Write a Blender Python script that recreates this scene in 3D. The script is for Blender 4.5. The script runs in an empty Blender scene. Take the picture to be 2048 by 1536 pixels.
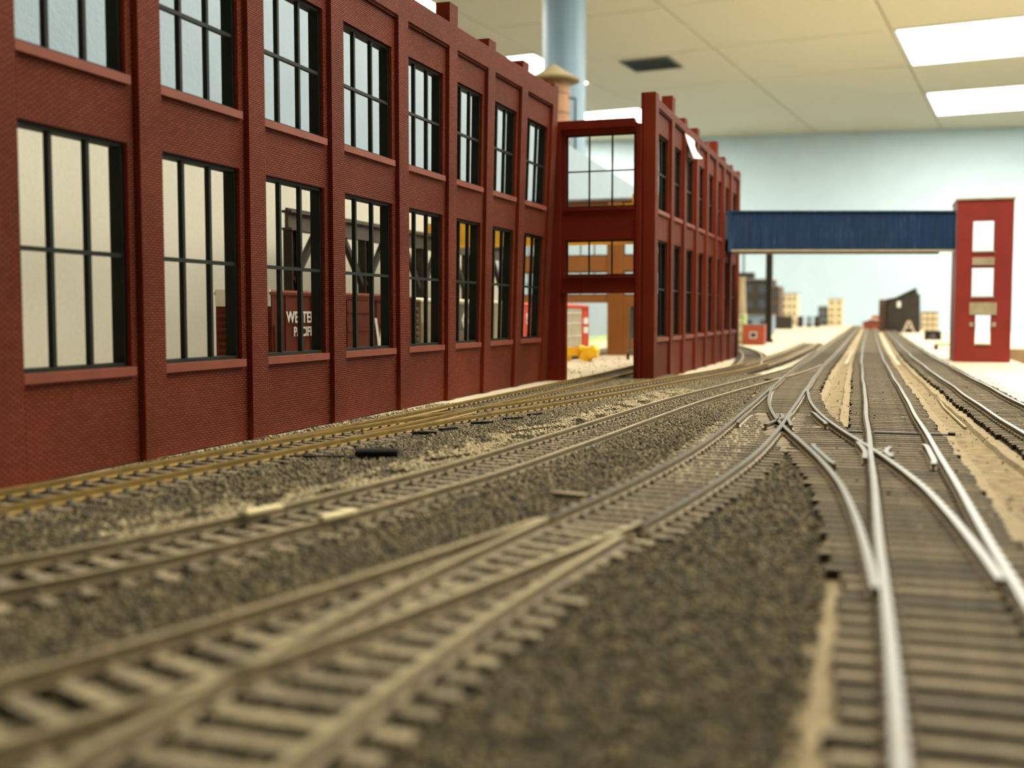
import bpy, math, random
import numpy as np
from mathutils import Vector

# One Blender unit is 10 cm: the place is a model railway in a room.
SC = bpy.context.scene
SC.unit_settings.scale_length = 0.1
COL = SC.collection
random.seed(7)
rng = np.random.default_rng(11)

# ------------------------------------------------------------------ camera
TH, PHI, H = math.radians(18.20), math.radians(3.641), 0.44
cd = bpy.data.cameras.new('camera')
cd.sensor_width = 36.0
cd.lens = 2200.0 * 36.0 / 2048.0
cd.clip_start = 0.02
cd.clip_end = 400
cd.dof.use_dof = True
cd.dof.focus_distance = 4.6
cd.dof.aperture_fstop = 1.65
cam = bpy.data.objects.new('camera', cd)
COL.objects.link(cam)
cam.location = (0, 0, H)
cam.rotation_euler = (math.pi / 2 - PHI, 0, TH)
SC.camera = cam

# ------------------------------------------------------------------ world, exposure
w = bpy.data.worlds.new('world')
SC.world = w
w.use_nodes = True
w.node_tree.nodes['Background'].inputs[0].default_value = (0.6, 0.65, 0.7, 1)
w.node_tree.nodes['Background'].inputs[1].default_value = 0.15
SC.view_settings.view_transform = 'Standard'
SC.view_settings.look = 'None'
SC.view_settings.gamma = 1
SC.view_settings.use_curve_mapping = False
SC.view_settings.exposure = -0.08
LAMP = 15.0                       # strength of the fluorescent diffusers
LAMP_COL = (1.0, 0.95, 0.82)
try:
    SC.cycles.use_denoising = True
    SC.cycles.max_bounces = 8
    SC.cycles.diffuse_bounces = 5
    SC.cycles.glossy_bounces = 3
    SC.cycles.sample_clamp_indirect = 6
    SC.cycles.caustics_reflective = False
    SC.cycles.caustics_refractive = False
except Exception:
    pass

# ------------------------------------------------------------------ materials
MATS = {}
def nodes_of(name):
    m = bpy.data.materials.new(name)
    m.use_nodes = True
    nt = m.node_tree
    b = nt.nodes['Principled BSDF']
    MATS[name] = m
    return m, nt, b
def N(nt, t, **kw):
    n = nt.nodes.new(t)
    for k, v in kw.items():
        setattr(n, k, v)
    return n
def mat(name, col, rough=0.6, metal=0.0, var=0.15, scale=8.0, bump=0.0, bscale=None, spec=None, obj_random=0.0, dirt=None, dirt_scale=3.0, dirt_lo=0.5, dirt_hi=0.7, stretch=None):
    """plain surface with a noise variation of its own colour, optional stains and fine relief"""
    m, nt, b = nodes_of(name)
    tc = N(nt, 'ShaderNodeTexCoord')
    src = tc.outputs['Object']
    if stretch:
        mp = N(nt, 'ShaderNodeMapping')
        mp.inputs['Scale'].default_value = stretch
        nt.links.new(src, mp.inputs[0])
        src = mp.outputs[0]
    nz = N(nt, 'ShaderNodeTexNoise')
    nz.inputs['Scale'].default_value = scale
    nz.inputs['Detail'].default_value = 5
    nt.links.new(src, nz.inputs['Vector'])
    rp = N(nt, 'ShaderNodeValToRGB')
    rp.color_ramp.elements[0].position = 0.3
    rp.color_ramp.elements[1].position = 0.7
    rp.color_ramp.elements[0].color = tuple(max(0, c * (1 - var)) for c in col) + (1,)
    rp.color_ramp.elements[1].color = tuple(min(1, c * (1 + var)) for c in col) + (1,)
    nt.links.new(nz.outputs['Fac'], rp.inputs[0])
    out = rp.outputs[0]
    if dirt:
        n2 = N(nt, 'ShaderNodeTexNoise')
        n2.inputs['Scale'].default_value = dirt_scale
        n2.inputs['Detail'].default_value = 6
        n2.inputs['Roughness'].default_value = 0.7
        nt.links.new(src, n2.inputs['Vector'])
        r2 = N(nt, 'ShaderNodeValToRGB')
        r2.color_ramp.elements[0].position = dirt_lo
        r2.color_ramp.elements[1].position = dirt_hi
        nt.links.new(n2.outputs['Fac'], r2.inputs[0])
        mx = N(nt, 'ShaderNodeMix', data_type='RGBA')
        nt.links.new(r2.outputs[0], mx.inputs[0])
        nt.links.new(out, mx.inputs[6])
        mx.inputs[7].default_value = tuple(dirt) + (1,)
        out = mx.outputs[2]
    if obj_random:
        oi = N(nt, 'ShaderNodeObjectInfo')
        mr = N(nt, 'ShaderNodeMapRange')
        mr.inputs[3].default_value = 1 - obj_random
        mr.inputs[4].default_value = 1 + obj_random
        nt.links.new(oi.outputs['Random'], mr.inputs[0])
        hs = N(nt, 'ShaderNodeHueSaturation')
        nt.links.new(mr.outputs[0], hs.inputs['Value'])
        nt.links.new(out, hs.inputs['Color'])
        out = hs.outputs[0]
    nt.links.new(out, b.inputs['Base Color'])
    b.inputs['Roughness'].default_value = rough
    b.inputs['Metallic'].default_value = metal
    if spec is not None:
        b.inputs['Specular IOR Level'].default_value = spec
    if bump:
        n3 = N(nt, 'ShaderNodeTexNoise')
        n3.inputs['Scale'].default_value = bscale or scale * 4
        n3.inputs['Detail'].default_value = 4
        nt.links.new(src, n3.inputs['Vector'])
        bp = N(nt, 'ShaderNodeBump')
        bp.inputs['Strength'].default_value = bump
        bp.inputs['Distance'].default_value = 0.01
        nt.links.new(n3.outputs['Fac'], bp.inputs['Height'])
        nt.links.new(bp.outputs[0], b.inputs['Normal'])
    return m

def brick_mat(name, c1, c2, mortar, bw=0.0240, bh=0.0079, ms=0.0022, bump=0.8, rough=0.7, side=None):
    m, nt, b = nodes_of(name)
    tc = N(nt, 'ShaderNodeTexCoord')
    geo = N(nt, 'ShaderNodeNewGeometry')
    vt = N(nt, 'ShaderNodeVectorTransform', vector_type='NORMAL', convert_from='WORLD', convert_to='OBJECT')
    nt.links.new(geo.outputs['True Normal'], vt.inputs[0])
    sn = N(nt, 'ShaderNodeSeparateXYZ'); nt.links.new(vt.outputs[0], sn.inputs[0])
    ab = N(nt, 'ShaderNodeMath', operation='ABSOLUTE'); nt.links.new(sn.outputs[0], ab.inputs[0])
    gt = N(nt, 'ShaderNodeMath', operation='GREATER_THAN'); nt.links.new(ab.outputs[0], gt.inputs[0]); gt.inputs[1].default_value = 0.5
    sp = N(nt, 'ShaderNodeSeparateXYZ'); nt.links.new(tc.outputs['Object'], sp.inputs[0])
    mixu = N(nt, 'ShaderNodeMix', data_type='FLOAT')
    nt.links.new(gt.outputs[0], mixu.inputs[0]); nt.links.new(sp.outputs[0], mixu.inputs[2]); nt.links.new(sp.outputs[1], mixu.inputs[3])
    cb = N(nt, 'ShaderNodeCombineXYZ')
    nt.links.new(mixu.outputs[0], cb.inputs[0]); nt.links.new(sp.outputs[2], cb.inputs[1])
    br = N(nt, 'ShaderNodeTexBrick')
    br.inputs['Scale'].default_value = 1.0
    br.inputs['Brick Width'].default_value = bw
    br.inputs['Row Height'].default_value = bh
    br.inputs['Mortar Size'].default_value = ms
    br.inputs['Mortar Smooth'].default_value = 0.4
    br.inputs['Color1'].default_value = tuple(c1) + (1,)
    br.inputs['Color2'].default_value = tuple(c2) + (1,)
    br.inputs['Mortar'].default_value = tuple(mortar) + (1,)
    nt.links.new(cb.outputs[0], br.inputs['Vector'])
    nz = N(nt, 'ShaderNodeTexNoise'); nz.inputs['Scale'].default_value = 2.2; nz.inputs['Detail'].default_value = 6
    nt.links.new(tc.outputs['Object'], nz.inputs['Vector'])
    mr = N(nt, 'ShaderNodeMapRange'); mr.inputs[1].default_value = 0.3; mr.inputs[2].default_value = 0.7
    mr.inputs[3].default_value = 0.8; mr.inputs[4].default_value = 1.2
    nt.links.new(nz.outputs['Fac'], mr.inputs[0])
    hs = N(nt, 'ShaderNodeHueSaturation')
    nt.links.new(mr.outputs[0], hs.inputs['Value'])
    bc = br.outputs['Color']
    if side:      # pilaster flanks lack the brown wash; brighter red also paints light onto them
        ms_ = N(nt, 'ShaderNodeMix', data_type='RGBA')
        sf = N(nt, 'ShaderNodeMath', operation='MULTIPLY'); sf.inputs[1].default_value = 0.75
        nt.links.new(gt.outputs[0], sf.inputs[0]); nt.links.new(sf.outputs[0], ms_.inputs[0])
        nt.links.new(bc, ms_.inputs[6]); ms_.inputs[7].default_value = tuple(side) + (1,)
        bc = ms_.outputs[2]
    nt.links.new(bc, hs.inputs['Color'])
    nt.links.new(hs.outputs[0], b.inputs['Base Color'])
    inv = N(nt, 'ShaderNodeMath', operation='SUBTRACT'); inv.inputs[0].default_value = 1.0
    nt.links.new(br.outputs['Fac'], inv.inputs[1])
    bp = N(nt, 'ShaderNodeBump'); bp.inputs['Strength'].default_value = bump; bp.inputs['Distance'].default_value = 0.003
    nt.links.new(inv.outputs[0], bp.inputs['Height']); nt.links.new(bp.outputs[0], b.inputs['Normal'])
    b.inputs['Roughness'].default_value = rough
    b.inputs['Specular IOR Level'].default_value = 0.08
    return m

def grain_mat(name, cols, rough=0.85):
    """every loose grain takes its own colour"""
    m, nt, b = nodes_of(name)
    geo = N(nt, 'ShaderNodeNewGeometry')
    rp = N(nt, 'ShaderNodeValToRGB')
    rp.color_ramp.interpolation = 'CONSTANT'
    els = rp.color_ramp.elements
    n = len(cols)
    els[0].color = tuple(cols[0][:3]) + (1,)
    els[0].position = 0
    els[1].color = tuple(cols[-1][:3]) + (1,)
    els[1].position = 1 - 1.0 / n
    for i in range(1, n - 1):
        e = els.new(i / n)
        e.color = tuple(cols[i][:3]) + (1,)
    nt.links.new(geo.outputs['Random Per Island'], rp.inputs[0])
    nt.links.new(rp.outputs[0], b.inputs['Base Color'])
    b.inputs['Roughness'].default_value = rough
    return m

def emit_mat(name, col, strength):
    m, nt, b = nodes_of(name)
    b.inputs['Base Color'].default_value = (0.8, 0.8, 0.8, 1)
    b.inputs['Emission Color'].default_value = tuple(col) + (1,)
    b.inputs['Emission Strength'].default_value = strength
    return m

brick_mat('brick', (0.205, 0.050, 0.020), (0.155, 0.034, 0.013), (0.062, 0.007, 0.002), side=(0.30, 0.040, 0.013))
brick_mat('brick_smooth', (0.235, 0.027, 0.011), (0.21, 0.023, 0.010), (0.14, 0.015, 0.006), bump=0.2)
mat('sill', (0.20, 0.048, 0.022), 0.6, spec=0.2, var=0.12)
mat('frame', (0.010, 0.013, 0.008), 0.6, spec=0.15, var=0.3)
mat('tower_red', (0.27, 0.021, 0.011), 0.55, var=0.12, scale=5)
mat('tan_trim', (0.42, 0.34, 0.20), 0.7, var=0.15)
mat('bridge_blue', (0.016, 0.045, 0.115), 0.4, var=0.3, scale=6, dirt=(0.20, 0.24, 0.30), dirt_scale=9, dirt_lo=0.56, dirt_hi=0.85, stretch=(6, 6, 0.5))
mat('tabletop', (0.47, 0.40, 0.265), 0.75, var=0.10, scale=2.2, dirt=(0.37, 0.305, 0.19), dirt_scale=4.0, dirt_lo=0.64, dirt_hi=0.80)
mat('cork', (0.255, 0.19, 0.092), 0.9, var=0.22, scale=30, bump=0.4, bscale=140)
mat('dirt', (0.20, 0.145, 0.062), 0.95, var=0.45, scale=26, bump=0.6, bscale=110)
mat('ballast_bed', (0.075, 0.056, 0.026), 0.95, var=0.45, scale=40, bump=0.8, bscale=120)
grain_mat('ballast_grain', [(0.095, 0.072, 0.032), (0.14, 0.104, 0.045), (0.055, 0.043, 0.021), (0.175, 0.13, 0.056), (0.11, 0.086, 0.040), (0.25, 0.19, 0.085), (0.038, 0.031, 0.017)])
grain_mat('sand_grain', [(0.34, 0.27, 0.145), (0.26, 0.20, 0.10), (0.42, 0.34, 0.19), (0.20, 0.155, 0.08)])
mat('tie', (0.20, 0.155, 0.086), 0.85, var=0.4, scale=30, obj_random=0.35, bump=0.3, stretch=(1, 6, 1))
mat('tie_pale', (0.21, 0.165, 0.088), 0.85, var=0.4, scale=30, obj_random=0.3, bump=0.3, stretch=(1, 6, 1))
mat('tie_dark', (0.13, 0.10, 0.058), 0.85, var=0.4, scale=30, obj_random=0.35, bump=0.3, stretch=(1, 6, 1))
mat('tie_shade', (0.050, 0.035, 0.019), 0.95, spec=0.1, var=0.4, scale=30)  # dark tone that paints the shade between ties
mat('rail_top', (0.125, 0.122, 0.105), 0.32, metal=0.25, spec=0.22, var=0.15, scale=12, dirt=(0.15, 0.115, 0.06), dirt_scale=14, dirt_lo=0.5, dirt_hi=0.8)
mat('rail_top_dull', (0.30, 0.245, 0.135), 0.5, metal=0.5, var=0.2, scale=12)
mat('rail_top_brass', (0.46, 0.32, 0.10), 0.38, metal=0.9, var=0.2, scale=10)
mat('rail_side', (0.20, 0.145, 0.068), 0.6, metal=0.1, var=0.3, scale=20)
mat('rail_side_brass', (0.32, 0.205, 0.055), 0.45, metal=0.6, var=0.25, scale=20)
mat('brass', (0.75, 0.52, 0.18), 0.3, metal=1.0, var=0.1)
mat('pale_wood', (0.60, 0.50, 0.27), 0.8, var=0.15, scale=20, stretch=(1, 8, 1))
mat('black_plastic', (0.010, 0.010, 0.010), 0.6, spec=0.12, var=0.3)
mat('cream_board', (0.545, 0.52, 0.405), 0.7, var=0.03, scale=40, bump=0.08, bscale=160)
mat('backdrop_blue', (0.215, 0.28, 0.318), 0.6, var=0.04, scale=3, bump=0.25, bscale=26)
mat('wall_blue', (0.55, 0.69, 0.75), 0.65, var=0.03, scale=1)
mat('ceiling_tile', (0.72, 0.655, 0.48), 0.85, var=0.03, scale=6, bump=0.1, bscale=30)
mat('ceiling_grid', (0.66, 0.60, 0.44), 0.7, var=0.02)
mat('floor_carpet', (0.16, 0.13, 0.10), 0.95, var=0.2, scale=3)
mat('column_blue', (0.22, 0.345, 0.45), 0.45, var=0.03, scale=2)
mat('fascia', (0.34, 0.20, 0.09), 0.6, var=0.15, scale=3)
mat('steel_dark', (0.034, 0.028, 0.020), 0.65, spec=0.15, var=0.25, scale=14)
mat('girder_grey', (0.070, 0.058, 0.042), 0.65, spec=0.15, var=0.2, scale=10)
mat('crane_yellow', (0.80, 0.42, 0.012), 0.45, var=0.06)
mat('plastic_yellow', (0.85, 0.55, 0.015), 0.4, var=0.06)
mat('orange_plastic', (0.25, 0.088, 0.013), 0.45, var=0.10, scale=3)
mat('boxcar_brown', (0.125, 0.024, 0.009), 0.6, spec=0.15, var=0.15, scale=8)
mat('boxcar_red', (0.60, 0.065, 0.025), 0.5, var=0.08, scale=8)
mat('boxcar_tan', (0.30, 0.245, 0.145), 0.6, var=0.18, scale=8)
mat('boxcar_dark', (0.10, 0.075, 0.045), 0.6, var=0.25, scale=8)
mat('car_white', (0.80, 0.77, 0.70), 0.5, var=0.04)
mat('car_roof_pale', (0.62, 0.55, 0.38), 0.6, var=0.1)
mat('door_grey', (0.40, 0.36, 0.25), 0.55, var=0.12)
mat('hopper_grey', (0.20, 0.20, 0.165), 0.55, var=0.15)
mat('lettering', (0.80, 0.76, 0.66), 0.6, var=0.04)
mat('ink', (0.03, 0.03, 0.03), 0.7, var=0.1)
mat('tank_wood', (0.34, 0.175, 0.085), 0.7, var=0.25, scale=5, stretch=(6, 6, 0.6))
mat('tank_roof', (0.24, 0.19, 0.09), 0.75, var=0.15, scale=6)
mat('vent_dark', (0.03, 0.035, 0.025), 0.6)
mat('paper', (0.86, 0.85, 0.82), 0.8, var=0.02)
mat('paper_pink', (0.70, 0.60, 0.52), 0.8, var=0.04)
mat('tape', (0.80, 0.70, 0.55), 0.35, var=0.05)
mat('shed_red', (0.33, 0.055, 0.02), 0.6, var=0.1)
mat('roof_grey', (0.16, 0.15, 0.13), 0.8, var=0.2)
mat('bldg_dark', (0.026, 0.019, 0.012), 0.8, var=0.3, scale=5)
mat('bldg_brown', (0.085, 0.05, 0.024), 0.8, var=0.25, scale=5)
mat('bldg_cream', (0.64, 0.55, 0.36), 0.8, var=0.1, scale=3)
mat('bldg_tan', (0.30, 0.225, 0.125), 0.8, var=0.15, scale=3)
mat('bldg_blue', (0.17, 0.22, 0.28), 0.7, var=0.12, scale=3)
mat('pane', (0.05, 0.06, 0.07), 0.15, var=0.2)
mat('green_paint', (0.33, 0.42, 0.16), 0.7, var=0.2, scale=8)
mat('wagon_dark', (0.022, 0.015, 0.010), 0.7, var=0.2)
mat('timber_pale', (0.55, 0.45, 0.35), 0.7, var=0.1)
emit_mat('diffuser', LAMP_COL, LAMP)
mat('light_frame', (0.75, 0.72, 0.62), 0.5, var=0.02)

# ------------------------------------------------------------------ helpers
class MB:
    """collects shapes into one mesh"""
    def __init__(s):
        s.v, s.f, s.m = [], [], []
    def add(s, vs, fs, m=0):
        o = len(s.v)
        s.v += [tuple(p) for p in vs]
        s.f += [tuple(i + o for i in f) for f in fs]
        s.m += [m] * len(fs)
        return s
    def box(s, x0, x1, y0, y1, z0, z1, m=0):
        vs = [(x0, y0, z0), (x1, y0, z0), (x1, y1, z0), (x0, y1, z0), (x0, y0, z1), (x1, y0, z1), (x1, y1, z1), (x0, y1, z1)]
        return s.add(vs, [(0, 3, 2, 1), (4, 5, 6, 7), (0, 1, 5, 4), (1, 2, 6, 5), (2, 3, 7, 6), (3, 0, 4, 7)], m)
    def prism(s, poly, axis, a0, a1, m=0):
        """poly: 2-D outline, extruded along axis 'x', 'y' or 'z' from a0 to a1"""
        def P(p, a):
            return {'x': (a, p[0], p[1]), 'y': (p[0], a, p[1]), 'z': (p[0], p[1], a)}[axis]
        n = len(poly)
        vs = [P(p, a0) for p in poly] + [P(p, a1) for p in poly]
        fs = [tuple(range(n))[::-1], tuple(range(n, 2 * n))] + [(i, (i + 1) % n, n + (i + 1) % n, n + i) for i in range(n)]
        return s.add(vs, fs, m)
    def bar(s, p, q, wd, hd=None, m=0):
        """square bar from p to q"""
        hd = hd or wd
        p, q = Vector(p), Vector(q)
        d = (q - p).normalized()
        up = Vector((0, 0, 1)) if abs(d.z) < 0.9 else Vector((1, 0, 0))
        a = d.cross(up).normalized() * wd / 2
        b = a.cross(d).normalized() * hd / 2
        vs = [p - a - b, p + a - b, p + a + b, p - a + b, q - a - b, q + a - b, q + a + b, q - a + b]
        return s.add(vs, [(0, 1, 2, 3), (7, 6, 5, 4), (0, 4, 5, 1), (1, 5, 6, 2), (2, 6, 7, 3), (3, 7, 4, 0)], m)
    def lathe(s, prof, cx, cy, seg=24, m=0):
        """prof: (r, z) pairs, turned about the vertical through (cx, cy)"""
        vs, fs = [], []
        for r, z in prof:
            for i in range(seg):
                a = 2 * math.pi * i / seg
                vs.append((cx + r * math.cos(a), cy + r * math.sin(a), z))
        for k in range(len(prof) - 1):
            for i in range(seg):
                j = (i + 1) % seg
                fs.append((k * seg + i, k * seg + j, (k + 1) * seg + j, (k + 1) * seg + i))
        fs.append(tuple(range(seg))[::-1])
        fs.append(tuple(range((len(prof) - 1) * seg, len(prof) * seg)))
        return s.add(vs, fs, m)
    def cyl(s, p, q, r, seg=12, m=0, r2=None):
        p, q = Vector(p), Vector(q)
        d = (q - p).normalized()
        up = Vector((0, 0, 1)) if abs(d.z) < 0.9 else Vector((1, 0, 0))
        a = d.cross(up).normalized(); b = a.cross(d).normalized()
        r2 = r if r2 is None else r2
        vs = []
        for c, rr in ((p, r), (q, r2)):
            for i in range(seg):
                t = 2 * math.pi * i / seg
                vs.append(c + a * rr * math.cos(t) + b * rr * math.sin(t))
        fs = [(i, (i + 1) % seg, seg + (i + 1) % seg, seg + i) for i in range(seg)]
        fs += [tuple(range(seg))[::-1], tuple(range(seg, 2 * seg))]
        return s.add(vs, fs, m)
    def mesh(s, name, mats):
        me = bpy.data.meshes.new(name)
        me.from_pydata([tuple(p) for p in s.v], [], s.f)
        for mn in mats:
            me.materials.append(MATS[mn])
        if len(mats) > 1:
            me.polygons.foreach_set('material_index', s.m)
        me.update()
        return me

def link(name, data, parent=None, loc=None):
    o = bpy.data.objects.new(name, data)
    COL.objects.link(o)
    if parent is not None:
        o.parent = parent
    if loc is not None:
        o.location = loc
    return o
def thing(name, label, cat, loc=(0, 0, 0), rz=0.0, group=None):
    o = link(name, None, None, loc)
    o.empty_display_size = 0.1
    o.rotation_euler = (0, 0, rz)
    o['label'] = label
    o['category'] = cat
    if group:
        o['group'] = group
    return o
def part(parent, name, mb, mats, label=None, kind=None, loc=None, smooth=False):
    mats = [mats] if isinstance(mats, str) else mats
    o = link(name, mb.mesh(name, mats), parent, loc)
    if label:
        o['label'] = label
    if kind:
        o['kind'] = kind
    if smooth:
        o.data.polygons.foreach_set('use_smooth', [True] * len(o.data.polygons))
    return o
def solo(name, mb, mats, label, cat, loc=(0, 0, 0), rz=0.0, group=None, kind=None, smooth=False):
    """a thing that is a single mesh, built about its own origin"""
    o = part(None, name, mb, mats, None, kind, loc, smooth)
    o.rotation_euler = (0, 0, rz)
    o['label'] = label
    o['category'] = cat
    if group:
        o['group'] = group
    return o
def struct(name, mb, mats, parent=None, loc=None):
    o = part(parent, name, mb, mats, None, 'structure', loc)
    return o
def text(parent, body, size, loc, rot, matname, name='lettering', extrude=0.0008, align='LEFT', xscale=1.0):
    cu = bpy.data.curves.new(name, 'FONT')
    cu.body = body
    cu.size = size
    cu.extrude = extrude
    cu.offset = size * 0.022
    cu.align_x = align
    cu.materials.append(MATS[matname])
    tmp = bpy.data.objects.new(name, cu)
    COL.objects.link(tmp)
    dg = bpy.context.evaluated_depsgraph_get()
    me = bpy.data.meshes.new_from_object(tmp.evaluated_get(dg))
    bpy.data.objects.remove(tmp)
    if not me.materials:
        me.materials.append(MATS[matname])
    o = link(name, me, parent, loc)
    o.rotation_euler = rot
    o.scale = (xscale, 1, 1)
    return o
def spline(pts, step=0.06):
    """Catmull-Rom through (x, y[, z]) points, resampled"""
    P = np.array(pts, float)
    P = np.vstack([2 * P[0] - P[1], P, 2 * P[-1] - P[-2]])
    out = []
    for i in range(1, len(P) - 2):
        p0, p1, p2, p3 = P[i - 1], P[i], P[i + 1], P[i + 2]
        n = max(2, int(np.linalg.norm(p2 - p1) / step))
        for t in np.linspace(0, 1, n, endpoint=False):
            out.append(0.5 * (2 * p1 + (p2 - p0) * t + (2 * p0 - 5 * p1 + 4 * p2 - p3) * t * t + (3 * p1 - p0 - 3 * p2 + p3) * t ** 3))
    out.append(P[-2])
    return np.array(out)

# ------------------------------------------------------------------ the room
CZ, FZ = 10.3, -11.5
GD = math.radians(7.2)
DV, WV = (math.sin(GD), math.cos(GD)), (math.cos(GD), -math.sin(GD))
GO = (0.35, 41.1)
def grid(i, j):
    a = i * 12.2 - (0.35 if i <= -1 else 0.0)
    b = j * 6.1 - (2.2 if i <= -2 else 0.0)
    return (GO[0] + a * WV[0] + b * DV[0], GO[1] + a * WV[1] + b * DV[1])
struct('floor', MB().box(-40, 34, -22, 68, FZ - 0.3, FZ), 'floor_carpet')
ceil = struct('ceiling', MB().box(-40, 34, -22, 68, CZ + 0.12, CZ + 0.5), 'ceiling_grid')
wf = MB()
wf.add([(-40, 59.3, FZ), (34, 67.0, FZ), (34, 67.0, CZ + 0.3), (-40, 59.3, CZ + 0.3), (-40, 60.3, FZ), (34, 68.0, FZ), (34, 68.0, CZ + 0.3), (-40, 60.3, CZ + 0.3)],
       [(0, 1, 2, 3), (7, 6, 5, 4), (0, 4, 5, 1), (1, 5, 6, 2), (2, 6, 7, 3), (3, 7, 4, 0)])
struct('wall_far', wf, 'wall_blue')
struct('wall_left', MB().box(-40.5, -40, -22, 68, FZ, CZ + 0.3), 'wall_blue')
struct('wall_right', MB().box(34, 34.5, -22, 68, FZ, CZ + 0.3), 'wall_blue')
struct('wall_near', MB().box(-40, 34, -22.5, -22, FZ, CZ + 0.3), 'wall_blue')

LIGHTS = [(i, j) for i in (-2, 0) for j in (2, 0, -2, -4)] + [(0, -6), (2, 2), (2, 0), (2, -2), (2, -4), (-4, 0)]  # unseen panels continue the visible rows, positions picked to tune the light
VENT = (-8.55, 43.65)
tile_me = MB().box(0.03, 6.07, 0.03, 6.07, 0, 0.10).mesh('tile', ['ceiling_tile'])
for i in range(-4, 4):
    for j in range(-11, 5):
        if (i, j) in LIGHTS:
            continue
        for h in (0, 1):
            ax, ay = grid(i, j)
            k = (6.1 if i != -1 else 6.275) * h
            cx, cy = ax + (k + 3) * WV[0] + 3 * DV[0], ay + (k + 3) * WV[1] + 3 * DV[1]
            if not (-43 < cx < 37 and -25 < cy < 66):
                continue
            t = link('tile', tile_me, ceil, (ax + k * WV[0], ay + k * WV[1], CZ))
            t.rotation_euler = (0, 0, -GD)
            if i == -1:
                t.scale = (6.275 / 6.1, 1, 1)
fr_mb = MB()
fr_mb.box(0.03, 12.17, 0.03, 0.18, -0.03, 0.1).box(0.03, 12.17, 5.92, 6.07, -0.03, 0.1)
fr_mb.box(0.03, 0.18, 0.18, 5.92, -0.03, 0.1).box(12.02, 12.17, 0.18, 5.92, -0.03, 0.1)
fr_me = fr_mb.mesh('frame', ['light_frame'])
df_me = MB().box(0.18, 12.02, 0.18, 5.92, -0.005, 0.05).mesh('diffuser', ['diffuser'])
LL = {(0, 0): 'wide bright fluorescent ceiling panel, the nearer of two above the red tower',
      (0, 2): 'bright fluorescent ceiling panel close to the far wall above the red tower',
      (-2, 0): 'bright fluorescent ceiling panel half hidden behind the pale blue column',
      (-2, 2): 'bright fluorescent ceiling panel showing just above the brick gateway wall'}
for ij in LIGHTS:
    t = thing('ceiling_light', LL.get(ij, 'fluorescent ceiling panel overhead, outside the picture'), 'ceiling light', (*grid(*ij), CZ), -GD, 'fluorescent ceiling panels')
    link('frame', fr_me, t)
    link('diffuser', df_me, t)
v = thing('ceiling_vent', 'dark square air vent in the cream tiled ceiling', 'vent', (VENT[0], VENT[1], CZ), -GD)
vm = MB()
for a in (-1.0, 0.92):
    vm.box(-1.0, 1.0, a, a + 0.08, -0.06, 0.0).box(a, a + 0.08, -0.92, 0.92, -0.06, 0.0)
part(v, 'frame', vm, 'roof_grey')
part(v, 'duct', MB().box(-0.92, 0.92, -0.92, 0.92, -0.012, -0.004), 'vent_dark')
sl = MB().box(-0.92, 0.92, -0.02, 0.02, -0.05, -0.015).mesh('louver', ['vent_dark'])
for k in range(7):
    link('louver', sl, v, (0, -0.75 + 0.25 * k, 0))

# round column
c = thing('support_column', 'round pale blue column rising to the ceiling behind the brick gateway', 'column', (-8.03, 28.9, FZ))
part(c, 'shaft', MB().lathe([(0.573, 0), (0.573, CZ - FZ - 0.02)], 0, 0, 56), 'column_blue', smooth=False)
part(c, 'base_collar', MB().lathe([(0.72, 0), (0.72, 0.4), (0.64, 0.5), (0.58, 0.5)], 0, 0, 40), 'column_blue')

# ------------------------------------------------------------------ layout table
tb = thing('layout_table', 'long cream painted layout table that carries the tracks and buildings', 'table', (-2.4, 20, FZ))
part(tb, 'tabletop', MB().box(-3.9, 3.62, -22.5, 25.5, -FZ - 0.18, -FZ), 'tabletop')
part(tb, 'fascia', MB().box(3.62, 3.68, -22.5, 25.5, -FZ - 1.1, -FZ - 0.004), 'fascia')
lg = MB().box(-0.3, 0.3, -0.3, 0.3, 0, -FZ - 0.18).mesh('leg', ['fascia'])
for x in (-3.3, 3.1):
    for y in (-21.5, -8, 6, 24.5):
        link('leg', lg, tb, (x, y, 0))
tb2 = thing('side_table', 'second layout table with orange-brown front across the aisle behind the red tower', 'table', (5.2, 33, FZ))
part(tb2, 'tabletop', MB().box(-3.94, 8, -9, 12, -FZ - 0.35, -FZ - 0.25), 'tabletop')
part(tb2, 'fascia', MB().box(-3.94, 8, -9.06, -9, -FZ - 1.6, -FZ - 0.25), 'fascia')
part(tb2, 'end_panel', MB().box(-3.94, -3.88, -9, 12, -FZ - 1.6, -FZ - 0.351), 'fascia')
for x in (-2.8, 7.5):
    for y in (-8.5, 11.5):
        link('leg', MB().box(-0.3, 0.3, -0.3, 0.3, 0, -FZ - 0.35).mesh('leg', ['fascia']), tb2, (x, y, 0))

# ------------------------------------------------------------------ ballast, cork roadbed, dirt
T2C = [(-1.50, 0.9), (-1.30, 1.2), (-1.17, 1.5), (-1.068, 1.9), (-1.012, 2.25), (-0.965, 2.6), (-0.932, 3.05), (-0.903, 3.5), (-0.878, 4.0), (-0.828, 4.9), (-0.766, 5.6), (-0.702, 6.2), (-0.63, 6.8), (-0.555, 7.4), (-0.497, 8.0), (-0.462, 8.6), (-0.447, 9.2)]
def t2x(y):
    return np.interp(y, [p[1] for p in T2C], [p[0] for p in T2C])
def gh(x):
    return np.interp(x, [-2.05, -1.9, -1.7, -1.4, -1.1, -0.75, -0.5, -0.33, -0.05], [0.006, 0.011, 0.0165, 0.019, 0.0235, 0.033, 0.0345, 0.033, 0.024])
def xl(y):
    return np.interp(y, [0, 4.2, 5.0, 7.2, 7.6], [-2.02, -2.02, -1.80, -1.79, -1.70])
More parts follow.
